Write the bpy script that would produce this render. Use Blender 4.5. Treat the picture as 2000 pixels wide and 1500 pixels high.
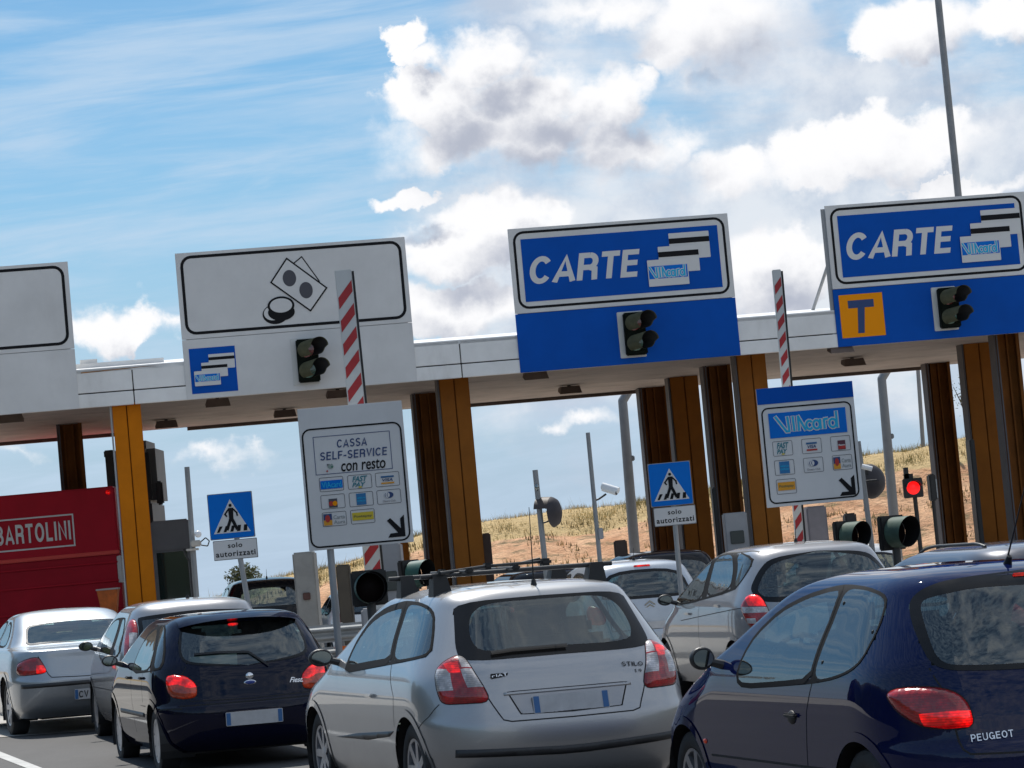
import bpy, bmesh, math, random
from math import sin, cos, pi, radians, atan, atan2, sqrt, hypot
from mathutils import Vector, Matrix
from mathutils.bvhtree import BVHTree
from mathutils.geometry import delaunay_2d_cdt
random.seed(7)
for o in list(bpy.data.objects): bpy.data.objects.remove(o)
SC = bpy.context.scene
COL = SC.collection

# ------------------------------------------------------------------ camera
EYE = 1.58          # lens height over the road, metres
FOCAL = 5500 / 2000 * 36
PITCH = atan((1100 - 750) / 5500); ROLL = radians(5.2)
cam_d = bpy.data.cameras.new('camera'); cam = bpy.data.objects.new('camera', cam_d); COL.objects.link(cam)
cam_d.lens = FOCAL; cam_d.sensor_width = 36; cam_d.clip_start = 0.1; cam_d.clip_end = 6000
CAMM = Matrix.Translation((0, 0, EYE)) @ Matrix.Rotation(pi / 2 + PITCH, 4, 'X') @ Matrix.Rotation(-ROLL, 4, 'Z')
cam.matrix_world = CAMM
SC.camera = cam
SC.render.resolution_x = 1024; SC.render.resolution_y = 768

# ------------------------------------------------------------------ light and exposure
SUN_EL = radians(57); SUN_AZ = radians(-13)      # azimuth from +Y (ahead), negative = left
sun_d = bpy.data.lights.new('sun', 'SUN'); sun_d.energy = 5.0; sun_d.angle = radians(0.53); sun_d.color = (1, .955, .88)
sun = bpy.data.objects.new('sun', sun_d); COL.objects.link(sun)
sdir = Vector((sin(SUN_AZ) * cos(SUN_EL), cos(SUN_AZ) * cos(SUN_EL), sin(SUN_EL)))
sun.rotation_euler = sdir.to_track_quat('Z', 'Y').to_euler(); sun.location = sdir * 60
SC.view_settings.view_transform = 'Standard'
try: SC.view_settings.look = 'None'
except Exception: pass
SC.view_settings.exposure = 0.0; SC.view_settings.gamma = 1.0; SC.view_settings.use_curve_mapping = False
SC.render.engine = 'CYCLES'

# ------------------------------------------------------------------ node helper
class NT:
    def __init__(s, tree): s.t = tree; s.n = tree.nodes; s.l = tree.links
    def new(s, typ, **k):
        n = s.n.new(typ)
        for a, v in k.items(): setattr(n, a, v)
        return n
    def set(s, sock, v):
        if hasattr(v, 'is_output') or isinstance(v, bpy.types.NodeSocket): s.l.new(v, sock)
        elif v is not None: sock.default_value = v
    def math(s, op, a, b=None, c=None, clamp=False):
        n = s.new('ShaderNodeMath', operation=op, use_clamp=clamp)
        s.set(n.inputs[0], a); s.set(n.inputs[1], b); s.set(n.inputs[2], c); return n.outputs[0]
    def vec(s, op, a, b=None, out=0):
        n = s.new('ShaderNodeVectorMath', operation=op); s.set(n.inputs[0], a); s.set(n.inputs[1], b)
        return n.outputs[out]
    def xyz(s, x, y, z=0.0):
        n = s.new('ShaderNodeCombineXYZ'); s.set(n.inputs[0], x); s.set(n.inputs[1], y); s.set(n.inputs[2], z); return n.outputs[0]
    def noise(s, v, scale, detail=3, rough=.5, dist=0, out=0, lac=2.0):
        n = s.new('ShaderNodeTexNoise'); s.set(n.inputs['Vector'], v); n.inputs['Scale'].default_value = scale
        n.inputs['Detail'].default_value = detail; n.inputs['Roughness'].default_value = rough
        n.inputs['Distortion'].default_value = dist; n.inputs['Lacunarity'].default_value = lac; return n.outputs[out]
    def ramp(s, v, lo, hi, a=0.0, b=1.0, smooth=True):
        n = s.new('ShaderNodeMapRange', interpolation_type='SMOOTHSTEP' if smooth else 'LINEAR')
        s.set(n.inputs[0], v); s.set(n.inputs[1], lo); s.set(n.inputs[2], hi); s.set(n.inputs[3], a); s.set(n.inputs[4], b); return n.outputs[0]
    def mix(s, f, a, b, typ='RGBA', blend='MIX'):
        n = s.new('ShaderNodeMix', data_type=typ)
        if typ == 'RGBA': n.blend_type = blend
        i = {'RGBA': (6, 7, 2), 'FLOAT': (2, 3, 0)}[typ]
        s.set(n.inputs[0], f); s.set(n.inputs[i[0]], a); s.set(n.inputs[i[1]], b); return n.outputs[i[2]]

# ------------------------------------------------------------------ sky: Nishita with cloud cover laid over the whole dome
world = bpy.data.worlds.new('World'); SC.world = world; world.use_nodes = True
W = NT(world.node_tree); W.n.clear()
sky = W.new('ShaderNodeTexSky', sky_type='NISHITA'); sky.sun_disc = False
sky.sun_elevation = SUN_EL; sky.sun_rotation = SUN_AZ; sky.air_density = 1.0; sky.dust_density = .3; sky.ozone_density = 4.0
# clouds that can be told apart: azimuth, elevation, half width, half height in degrees, weight
CLOUDS = [(-0.18, 10.22, 1.15, 0.68, 1.00), (-0.83, 9.55, 1.46, 0.89, 1.10), (0.96, 9.44, 1.88, 0.94, 1.10), (2.40, 9.15, 1.15, 0.83, 1.00), (0.57, 8.65, 3.13, 0.89, 1.00), (2.63, 8.20, 1.98, 0.73, 0.80), (-1.41, 10.69, 0.57, 0.36, 0.90), (4.18, 10.06, 0.73, 0.52, 1.10), (4.84, 10.35, 2.19, 1.35, 0.80), (2.26, 10.97, 2.71, 0.47, 0.55), (-1.85, 7.54, 0.78, 0.29, 1.30), (0.19, 6.86, 1.77, 0.68, 1.10), (-1.00, 6.45, 1.46, 0.63, 0.90), (1.15, 6.98, 0.63, 0.36, 1.10), (8.96, 9.90, 1.88, 0.83, 0.90), (10.61, 9.90, 1.25, 0.63, 1.00), (9.46, 6.68, 1.35, 0.29, 1.10), (-7.86, 5.51, 1.25, 0.68, 1.00), (-9.61, 5.39, 1.15, 0.52, 0.70), (-0.90, 5.29, 2.29, 0.68, 0.90), (5.39, 5.32, 1.67, 1.04, 1.00), (4.34, 7.41, 2.08, 0.63, 0.42), (7.69, 7.57, 3.44, 0.89, 0.46), (1.18, 2.78, 0.94, 0.29, 0.50), (-5.93, 2.70, 1.56, 0.31, 0.30), (-9.79, 3.13, 0.94, 0.21, 0.30)
]
def cloud_group():
    g = bpy.data.node_groups.new('cloud_field', 'ShaderNodeTree')
    g.interface.new_socket('P', in_out='INPUT', socket_type='NodeSocketVector')
    g.interface.new_socket('D', in_out='OUTPUT', socket_type='NodeSocketFloat')
    T = NT(g); gi = T.new('NodeGroupInput'); go = T.new('NodeGroupOutput'); P = gi.outputs[0]
    w1 = T.vec('SCALE', T.vec('SUBTRACT', T.noise(P, .80, 9, .56, out=1), (.5, .5, .5)), None)
    w1.node.inputs['Scale'].default_value = 1.9
    Q = T.vec('MULTIPLY', T.vec('ADD', P, w1), (1, 1, 0))
    acc = None
    for az, el, rx, ry, wt in CLOUDS:
        d = T.vec('LENGTH', T.vec('MULTIPLY', T.vec('SUBTRACT', Q, (az, el, 0)), (1 / rx, 1 / ry, 0)), out=1)
        v = T.math('MULTIPLY', T.math('SUBTRACT', 1.0, d), wt)
        acc = v if acc is None else T.math('MAXIMUM', acc, v)
    T.l.new(T.math('MAXIMUM', acc, -1.0), go.inputs[0])
    return g
CG = cloud_group()
def field(P):
    n = W.new('ShaderNodeGroup'); n.node_tree = CG; W.l.new(P, n.inputs[0]); return n.outputs[0]
tc = W.new('ShaderNodeTexCoord'); sp = W.new('ShaderNodeSeparateXYZ'); W.l.new(tc.outputs['Generated'], sp.inputs[0])
az = W.math('MULTIPLY', W.math('ARCTAN2', sp.outputs[0], sp.outputs[1]), 57.2958)
el = W.math('MULTIPLY', W.math('ARCSINE', sp.outputs[2]), 57.2958)
Pd = W.xyz(W.math('MULTIPLY', sp.outputs[0], 57.3), W.math('MULTIPLY', sp.outputs[2], 57.3), W.math('MULTIPLY', sp.outputs[1], 57.3))
f0 = field(Pd); f1 = field(W.vec('ADD', Pd, (-.40, .75, 0)))
n_fine = W.noise(Pd, 1.9, 8, .62)
edge = W.ramp(W.noise(Pd, .35, 3, .5), .38, .62, .14, .60)
cover = W.ramp(W.math('ADD', f0, W.math('MULTIPLY', W.math('SUBTRACT', n_fine, .5), .35)), .0, edge)
lit = W.ramp(W.math('ADD', W.math('SUBTRACT', f1, W.math('MULTIPLY', f0, .10)), W.math('MULTIPLY', W.math('SUBTRACT', n_fine, .5), .50)), -.05, .95, 1.0, 0.0)
ccol = W.mix(lit, (.47, .505, .60, 1), (1.0, 1.0, 1.015, 1))
# thin broken sheet, denser to the right of the road and round the rest of the sky
sheet = W.noise(W.vec('MULTIPLY', Pd, (.13, .30, .13)), 1.0, 8, .60, .35)
bias = W.math('ADD', W.ramp(az, -4.5, 1.5, -.24, .055), W.ramp(W.math('ABSOLUTE', az), 14, 34, 0, .02))
bias = W.math('ADD', bias, W.ramp(el, 1.0, 3.6, -.14, 0)); bias = W.math('ADD', bias, W.math('MULTIPLY', W.math('MULTIPLY', W.ramp(el, 3.0, 4.2), W.ramp(el, 7.5, 9.0, 1, 0)), W.ramp(az, -3.2, -1.5, 0, .12))); bias = W.math('ADD', bias, W.ramp(el, 14, 40, 0, -.04))
sc = W.ramp(W.math('ADD', sheet, bias), .40, .66, 0, .88)
scol = W.mix(W.ramp(W.noise(Pd, .40, 8, .60), .38, .62), (.55, .62, .74, 1), (.82, .85, .90, 1))
streak = W.math('MULTIPLY', W.ramp(W.noise(W.vec('MULTIPLY', W.xyz(W.math('ADD', az, W.math('MULTIPLY', el, 3.0)), W.math('SUBTRACT', el, W.math('MULTIPLY', az, .10))), (.12, 1.1, 1)), 1.0, 6, .62, .4), .34, .72), .72)
hz = W.ramp(el, 0, 10.5, .92, 0.05)
skyc = W.vec('SCALE', sky.outputs[0]); skyc.node.inputs['Scale'].default_value = .10
tint = W.mix(1.0, skyc, (.66, .93, .99, 1), blend='MULTIPLY')
base = W.mix(hz, tint, (.44, .56, .73, 1))
base = W.mix(streak, base, (.56, .70, .86, 1))
base = W.mix(sc, base, scol)
full = W.mix(cover, base, ccol)
grd = W.ramp(el, -2, -.2)
full = W.mix(grd, (.16, .15, .14, 1), full)
bg = W.new('ShaderNodeBackground'); bg.inputs[1].default_value = 1.0; W.l.new(full, bg.inputs[0])
wo = W.new('ShaderNodeOutputWorld'); W.l.new(bg.outputs[0], wo.inputs[0])

# ------------------------------------------------------------------ materials
MATS = {}
def mat(name, col, rough=.5, metal=0, coat=0, spec=None, emit=None, estr=0, bump=None, vary=0, vscale=3, alpha_tr=None, coord='Object', dirt=0, croug=.03):
    if name in MATS: return MATS[name]
    m = bpy.data.materials.new(name); m.use_nodes = True; T = NT(m.node_tree)
    b = m.node_tree.nodes['Principled BSDF']
    c = tuple(col) + (1,) if len(col) == 3 else col
    b.inputs['Base Color'].default_value = c; b.inputs['Roughness'].default_value = rough; b.inputs['Metallic'].default_value = metal
    b.inputs['Coat Weight'].default_value = coat; b.inputs['Coat Roughness'].default_value = croug
    if spec is not None: b.inputs['Specular IOR Level'].default_value = spec
    if emit: b.inputs['Emission Color'].default_value = tuple(emit) + (1,); b.inputs['Emission Strength'].default_value = estr
    if vary or bump or dirt:
        tcn = T.new('ShaderNodeTexCoord'); co = tcn.outputs[coord]
    if vary:
        n = T.noise(co, vscale, 6, .62); f = T.ramp(n, .3, .7, 1 - vary, 1 + vary, False)
        s = T.vec('SCALE', c[:3]); T.l.new(f, s.node.inputs['Scale'])
        out = s
        if dirt:
            n2 = T.noise(T.vec('MULTIPLY', co, (1, 1, .35)), vscale * .6, 5, .7)
            out = T.mix(T.ramp(n2, .5, .8, 0, dirt), s, (c[0] * .45, c[1] * .42, c[2] * .38, 1))
        T.l.new(out, b.inputs['Base Color'])
    if bump:
        bn = T.new('ShaderNodeBump'); bn.inputs['Strength'].default_value = bump[1]; bn.inputs['Distance'].default_value = .02
        T.l.new(T.noise(co, bump[0], 5, .6), bn.inputs['Height']); T.l.new(bn.outputs[0], b.inputs['Normal'])
    MATS[name] = m; return m

def paint(name, col, metal=.0, rough=.4, flake=0, dustk=.4, cw=1.0, bs=.3):
    """car paint: flake base under clear coat, dust low on the body, dark cloth on the inside"""
    if name in MATS: return MATS[name]
    m = bpy.data.materials.new(name); m.use_nodes = True; T = NT(m.node_tree); b = m.node_tree.nodes['Principled BSDF']
    tcn = T.new('ShaderNodeTexCoord'); co = tcn.outputs['Object']
    sp = T.new('ShaderNodeSeparateXYZ'); T.l.new(co, sp.inputs[0])
    dust = T.math('MULTIPLY', T.ramp(sp.outputs[2], .15, .75, 1, .12), T.ramp(T.noise(co, 2.3, 6, .65), .3, .75, .15, .6))
    c4 = tuple(col) + (1,)
    fl = T.mix(T.ramp(T.noise(co, 900, 1, .5), .35, .65, 0, flake), c4, tuple(min(1, k * 1.5) for k in col) + (1,))
    T.l.new(T.mix(T.math('MULTIPLY', dust, dustk), fl, (.22, .19, .16, 1)), b.inputs['Base Color'])
    b.inputs['Metallic'].default_value = metal; b.inputs['Specular IOR Level'].default_value = bs
    T.l.new(T.math('ADD', rough, T.math('MULTIPLY', dust, .25)), b.inputs['Roughness'])
    b.inputs['Coat Weight'].default_value = cw; b.inputs['Coat IOR'].default_value = 1.5 if bs > 0 else 1.42
    T.l.new(T.math('MULTIPLY_ADD', dust, .28 if bs > 0 else .10, .015), b.inputs['Coat Roughness'])
    ins = T.new('ShaderNodeBsdfDiffuse'); ins.inputs[0].default_value = (.035, .036, .04, 1)
    geo = T.new('ShaderNodeNewGeometry'); mx = T.new('ShaderNodeMixShader'); T.l.new(geo.outputs['Backfacing'], mx.inputs[0])
    T.l.new(b.outputs[0], mx.inputs[1]); T.l.new(ins.outputs[0], mx.inputs[2])
    T.l.new(mx.outputs[0], m.node_tree.nodes['Material Output'].inputs[0])
    MATS[name] = m; return m

def glass(name, tint=(.5, .58, .56), ior=1.55, film=.0):
    if name in MATS: return MATS[name]
    m = bpy.data.materials.new(name); m.use_nodes = True; T = NT(m.node_tree); m.node_tree.nodes.remove(m.node_tree.nodes['Principled BSDF'])
    tr = T.new('ShaderNodeBsdfTransparent'); tr.inputs[0].default_value = tuple(tint) + (1,)
    gl = T.new('ShaderNodeBsdfGlossy'); gl.inputs[0].default_value = (.9, .98, 1, 1); gl.inputs['Roughness'].default_value = .015
    fr = T.new('ShaderNodeFresnel'); fr.inputs[0].default_value = ior
    tcn = T.new('ShaderNodeTexCoord')
    bp = T.new('ShaderNodeBump'); bp.inputs['Strength'].default_value = .10; bp.inputs['Distance'].default_value = .02
    T.l.new(T.noise(tcn.outputs['Object'], 2.2, 2, .5), bp.inputs['Height']); T.l.new(bp.outputs[0], gl.inputs['Normal'])
    geo = T.new('ShaderNodeNewGeometry')
    fac = T.math('MULTIPLY', T.math('ADD', fr.outputs[0], .05), T.math('SUBTRACT', 1, geo.outputs['Backfacing']), clamp=True)
    mx = T.new('ShaderNodeMixShader'); T.l.new(fac, mx.inputs[0])
    T.l.new(tr.outputs[0], mx.inputs[1]); T.l.new(gl.outputs[0], mx.inputs[2])
    df = T.new('ShaderNodeBsdfDiffuse'); df.inputs[0].default_value = (.32, .31, .28, 1)
    mx2 = T.new('ShaderNodeMixShader')
    T.l.new(T.ramp(T.noise(tcn.outputs['Object'], 5, 6, .7), .35, .8, film * .3, film * 1.4), mx2.inputs[0])
    T.l.new(mx.outputs[0], mx2.inputs[1]); T.l.new(df.outputs[0], mx2.inputs[2])
    T.l.new(mx2.outputs[0], m.node_tree.nodes['Material Output'].inputs[0])
    MATS[name] = m; return m

def lampmat(name, col, lit=0.0):
    """moulded lamp lens: ribbed reflector under glossy plastic; lit lamps give off light"""
    if name in MATS: return MATS[name]
    m = bpy.data.materials.new(name); m.use_nodes = True; T = NT(m.node_tree); b = m.node_tree.nodes['Principled BSDF']
    tcn = T.new('ShaderNodeTexCoord')
    v = T.new('ShaderNodeTexVoronoi'); v.inputs['Scale'].default_value = 48; T.l.new(tcn.outputs['Object'], v.inputs['Vector'])
    wv = T.new('ShaderNodeTexWave', wave_type='BANDS', bands_direction='Z'); wv.inputs['Scale'].default_value = 26; wv.inputs['Distortion'].default_value = .4; T.l.new(tcn.outputs['Object'], wv.inputs['Vector'])
    f = T.math('MULTIPLY', T.ramp(v.outputs['Distance'], .1, .6, 1.15, .85), T.math('MULTIPLY', T.math('MULTIPLY_ADD', wv.outputs['Fac'], .30, .80), T.ramp(T.noise(tcn.outputs['Object'], 9, 2, .5), .38, .62, .65, 1.35)))
    s = T.vec('SCALE', tuple(col)); T.l.new(f, s.node.inputs['Scale']); T.l.new(s, b.inputs['Base Color'])
    b.inputs['Roughness'].default_value = .25; b.inputs['Coat Weight'].default_value = 1; b.inputs['Coat Roughness'].default_value = .03
    bn = T.new('ShaderNodeBump'); bn.inputs['Strength'].default_value = .18; bn.inputs['Distance'].default_value = .008
    T.l.new(v.outputs['Distance'], bn.inputs['Height']); T.l.new(bn.outputs[0], b.inputs['Normal'])
    if lit:
        T.l.new(T.vec('MULTIPLY', s, s), b.inputs['Emission Color']); b.inputs['Emission Strength'].default_value = lit
    MATS[name] = m; return m

# ------------------------------------------------------------------ object helpers
def link(o, parent=None):
    COL.objects.link(o)
    if parent is not None: o.parent = parent
    return o
def mesh_obj(name, verts, faces, material=None, parent=None, smooth=False, fmat=None, mats=None):
    me = bpy.data.meshes.new(name); me.from_pydata([tuple(v) for v in verts], [], faces)
    for mm in (mats or ([material] if material else [])): me.materials.append(mm)
    if fmat: me.polygons.foreach_set('material_index', fmat)
    if smooth: me.polygons.foreach_set('use_smooth', [True] * len(me.polygons))
    me.update(); o = bpy.data.objects.new(name, me); return link(o, parent)
def empty(name, label=None, cat=None, loc=(0, 0, 0), rz=0, group=None):
    o = bpy.data.objects.new(name, None); COL.objects.link(o); o.location = loc; o.rotation_euler = (0, 0, rz); o.empty_display_size = .3
    tag(o, label, cat, group); return o
def tag(o, label=None, cat=None, group=None, kind=None):
    if label: o['label'] = label
    if cat: o['category'] = cat
    if group: o['group'] = group
    if kind: o['kind'] = kind
    return o
class MB:
    """collects simple shapes for ONE mesh object"""
    def __init__(s): s.v = []; s.f = []; s.m = []; s.cur = 0
    def add(s, vs, fs):
        k = len(s.v); s.v += [Vector(v) for v in vs]; s.f += [[i + k for i in f] for f in fs]; s.m += [s.cur] * len(fs); return s
    def box(s, c, d, rz=0, rx=0, ry=0):
        R = Matrix.Rotation(rz, 3, 'Z') @ Matrix.Rotation(ry, 3, 'Y') @ Matrix.Rotation(rx, 3, 'X'); c = Vector(c)
        vs = [c + R @ Vector((a * d[0] / 2, b * d[1] / 2, e * d[2] / 2)) for a in (-1, 1) for b in (-1, 1) for e in (-1, 1)]
        return s.add(vs, [(0, 1, 3, 2), (4, 6, 7, 5), (0, 4, 5, 1), (2, 3, 7, 6), (0, 2, 6, 4), (1, 5, 7, 3)])
    def bbox(s, c, d, b=.02, rz=0):
        """box with chamfered edges"""
        bm = bmesh.new(); bmesh.ops.create_cube(bm, size=1)
        for v in bm.verts: v.co = Vector((v.co.x * d[0], v.co.y * d[1], v.co.z * d[2]))
        bmesh.ops.bevel(bm, geom=list(bm.edges), offset=b, segments=2, affect='EDGES')
        R = Matrix.Rotation(rz, 3, 'Z')
        bm.verts.index_update()
        s.add([R @ v.co + Vector(c) for v in bm.verts], [[v.index for v in f.verts] for f in bm.faces]); bm.free(); return s
    def tube(s, a, b, r, r2=None, n=12, caps=True):
        a = Vector(a); b = Vector(b); r2 = r if r2 is None else r2; d = (b - a).normalized()
        u = d.orthogonal().normalized(); w = d.cross(u)
        vs = [a + (u * cos(2 * pi * i / n) + w * sin(2 * pi * i / n)) * r for i in range(n)] + [b + (u * cos(2 * pi * i / n) + w * sin(2 * pi * i / n)) * r2 for i in range(n)]
        fs = [(i, (i + 1) % n, n + (i + 1) % n, n + i) for i in range(n)]
        if caps: fs += [list(range(n))[::-1], list(range(n, 2 * n))]
        return s.add(vs, fs)
    def path(s, pts, r, n=8):
        pts = [Vector(p) for p in pts]
        for a, b in zip(pts, pts[1:]): s.tube(a, b, r, n=n)
        return s
    def lathe(s, prof, c=(0, 0, 0), axis='Y', n=28):
        """prof: list of (radius, along axis)"""
        c = Vector(c); vs = []
        for r, h in prof:
            for i in range(n):
                a = 2 * pi * i / n
                p = {'Y': (r * cos(a), h, r * sin(a)), 'Z': (r * cos(a), r * sin(a), h), 'X': (h, r * cos(a), r * sin(a))}[axis]
                vs.append(c + Vector(p))
        fs = [(k * n + i, k * n + (i + 1) % n, (k + 1) * n + (i + 1) % n, (k + 1) * n + i) for k in range(len(prof) - 1) for i in range(n)]
        return s.add(vs, fs)
    def ellipsoid(s, c, r, n=14, m=10, top=pi, M=None):
        c = Vector(c); vs = []; fs = []
        for j in range(m + 1):
            t = pi * j / m
            for i in range(n):
                a = 2 * pi * i / n; p = Vector((r[0] * sin(t) * cos(a), r[1] * sin(t) * sin(a), r[2] * cos(t)))
                vs.append(c + (M @ p if M else p))
        for j in range(m):
            for i in range(n): fs.append((j * n + i, (j + 1) * n + i, (j + 1) * n + (i + 1) % n, j * n + (i + 1) % n))
        return s.add(vs, fs)
    def poly(s, pts2, h, M=None):
        """flat polygon (x,z) pushed to thickness h along -y"""
        n = len(pts2); vs = [Vector((x, 0, z)) for x, z in pts2] + [Vector((x, h, z)) for x, z in pts2]
        if M: vs = [M @ v for v in vs]
        return s.add(vs, [list(range(n)), list(range(n, 2 * n))[::-1]] + [(i, n + i, n + (i + 1) % n, (i + 1) % n) for i in range(n)])
    def build(s, name, material, parent=None, smooth=False, mats=None):
        o = mesh_obj(name, s.v, s.f, material, parent, smooth, s.m if mats else None, mats)
        bm = bmesh.new(); bm.from_mesh(o.data); bmesh.ops.recalc_face_normals(bm, faces=bm.faces); bm.to_mesh(o.data); bm.free()
        if smooth and hasattr(o.data, 'set_sharp_from_angle'): o.data.set_sharp_from_angle(angle=radians(42))
        return o
def rrect(x0, z0, x1, z1, r, n=5):
    out = []
    for cx, cz, a0 in ((x1 - r, z0 + r, -90), (x1 - r, z1 - r, 0), (x0 + r, z1 - r, 90), (x0 + r, z0 + r, 180)):
        for i in range(n + 1):
            a = radians(a0 + 90 * i / n); out.append((cx + r * cos(a), cz + r * sin(a)))
    return out
def ring2(outer, inner):
    """verts, faces of the flat band between two outlines of the same length"""
    n = len(outer); return [(x, 0, z) for x, z in outer + inner], [(i, (i + 1) % n, n + (i + 1) % n, n + i) for i in range(n)]
def text_mesh(name, txt, size, material, parent, loc=(0, 0, 0), sx=1.0, bold=0.0, shear=0.0, depth=.002, align='CENTER', rot=None, space=1.0):
    cu = bpy.data.curves.new(name, 'FONT'); cu.body = txt; cu.size = size; cu.offset = bold; cu.extrude = depth; cu.shear = shear
    cu.align_x = align; cu.align_y = 'CENTER'; cu.space_character = space; cu.resolution_u = 3
    tmp = bpy.data.objects.new('tmp', cu); COL.objects.link(tmp); bpy.context.view_layer.update()
    me = bpy.data.meshes.new_from_object(tmp.evaluated_get(bpy.context.evaluated_depsgraph_get())); bpy.data.objects.remove(tmp)
    me.name = name; me.materials.clear(); me.materials.append(material)
    R = (rot or Matrix.Identity(4)) @ Matrix.Rotation(pi / 2, 4, 'X') @ Matrix.Diagonal((sx, 1, 1, 1))
    me.transform(Matrix.Translation(loc) @ R); o = bpy.data.objects.new(name, me); return link(o, parent)

# ------------------------------------------------------------------ the lie of the land
GX = -.0167                                  # the road falls gently to the right
def ground(x, y=0): return GX * x
def tilt(x, y, yaw_deg):
    """frame of something standing on the road at x, y, heading yaw degrees left of ahead; local x = forward, y = left, z = up"""
    a = radians(yaw_deg); f = Vector((-sin(a), cos(a), 0)); f.z = GX * f.x; f.normalize()
    n = Vector((-GX, 0, 1)).normalized(); l = n.cross(f)
    M = Matrix.Identity(4)
    for i in range(3): M[i][0] = f[i]; M[i][1] = l[i]; M[i][2] = n[i]; M[i][3] = (x, y, ground(x))[i]
    return M

# ------------------------------------------------------------------ plain grotesque capitals, drawn as strokes: unit height 1, stroke .17
def _arc(cx, cy, rx, ry, a0, a1, n=14): return [(cx + rx * cos(radians(a0 + (a1 - a0) * i / n)), cy + ry * sin(radians(a0 + (a1 - a0) * i / n))) for i in range(n + 1)]
_S = .085
GLY = {'A': (.72, [[(_S * .6, 0), (.36, 1 - _S * .2), (.72 - _S * .6, 0)], [(.17, .29), (.55, .29)]]),
 'B': (.66, [[(.36, _S), (_S, _S), (_S, 1 - _S), (.36, 1 - _S)], [(_S, .52), (.38, .52)], _arc(.36, .735, .19, .18, 90, -90), _arc(.37, .30, .21, .215, 90, -90)]),
 'C': (.72, [_arc(.37, .5, .285, .415, 38, 322, 22)]), 'E': (.60, [[(.56, _S), (_S, _S), (_S, 1 - _S), (.56, 1 - _S)], [(_S, .52), (.53, .52)]]),
 'F': (.56, [[(_S, 0), (_S, 1 - _S), (.54, 1 - _S)], [(_S, .50), (.49, .50)]]), 'G': (.74, [_arc(.37, .5, .285, .415, 42, 340, 22) + [(.655, .46), (.40, .46)], [(.655, .46), (.655, .02)]]),
 'I': (.17, [[(_S, 0), (_S, 1)]]), 'L': (.55, [[(_S, 1), (_S, _S), (.54, _S)]]), 'N': (.68, [[(_S, 0), (_S, .97), (.68 - _S, .03), (.68 - _S, 1)]]),
 'O': (.76, [_arc(.38, .5, .295, .415, 0, 360, 28)]), 'P': (.64, [[(_S, 0), (_S, 1 - _S), (.36, 1 - _S)], [(_S, .44), (.36, .44)], _arc(.36, .68, .20, .235, 90, -90)]),
 'R': (.68, [[(_S, 0), (_S, 1 - _S), (.38, 1 - _S)], [(_S, .47), (.38, .47)], _arc(.38, .69, .20, .225, 90, -90), [(.38, .47), (.57, .40), (.59, 0)]]),
 'S': (.64, [_arc(.32, .72, .225, .20, 25, 250, 12) + _arc(.32, .285, .235, .205, 80, -160, 14)]), 'T': (.62, [[(0, 1 - _S), (.62, 1 - _S)], [(.31, 1 - _S), (.31, 0)]]),
 'U': (.68, [[(_S, 1), (_S, .33)] + _arc(.34, .33, .255, .255, 180, 360, 14) + [(.595, 1)]]), 'V': (.66, [[(_S * .6, 1), (.33, .04), (.66 - _S * .6, 1)]]), '-': (.34, [[(.0, .38), (.34, .38)]]), ' ': (.25, []),
 '1': (.36, [[(.02, .76), (.24, .92), (.24, 0)]]), '9': (.58, [_arc(.29, .70, .20, .215, 0, 360, 18), [(.49, .70), (.46, .35), (.32, .06)]]), '.': (.17, [[(_S, 0), (_S, .15)]])}
def caps_mesh(name, txt, box, material, parent, y=0.0, wt=1.0, shear=0.0, gap=.13, th=.001):
    """lettering filled into the box (x0, z0, x1, z1) of the local x-z plane"""
    W0 = sum(GLY[c][0] for c in txt) + gap * (len(txt) - 1); x0, z0, x1, z1 = box; kz = z1 - z0; kx = (x1 - x0) / (W0 + shear)
    m = MB(); px = 0; q = 0
    for c in txt:
        for st in GLY[c][1]:
            n = len(st); cl = hypot(st[0][0] - st[-1][0], st[0][1] - st[-1][1]) < 1e-6; L = []
            for i, (a, b) in enumerate(st):
                p0 = st[i - 1] if i else (st[-2] if cl else None); p1 = st[i + 1] if i < n - 1 else (st[1] if cl else None)
                d0 = Vector((a - p0[0], b - p0[1])).normalized() if p0 else None; d1 = Vector((p1[0] - a, p1[1] - b)).normalized() if p1 else None
                d0 = d0 or d1; d1 = d1 or d0; t = (d0 + d1); t = t.normalized() if t.length > .2 else d1
                nn = Vector((-t.y, t.x)); k = 1 / max(.45, nn.dot(Vector((-d1.y, d1.x)))); nn = nn * _S * wt * k
                L += [(a + nn.x, b + nn.y), (a - nn.x, b - nn.y)]
            q += 1; yy = y - .00015 * q
            m.add([(x0 + (px + a + shear * b) * kx, yy, z0 + min(1.02, max(-.02, b)) * kz) for a, b in L], [(2 * i, 2 * i + 1, 2 * i + 3, 2 * i + 2) for i in range(n - 1)])
        px += GLY[c][0] + gap
    return m.build(name, material, parent)

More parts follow.
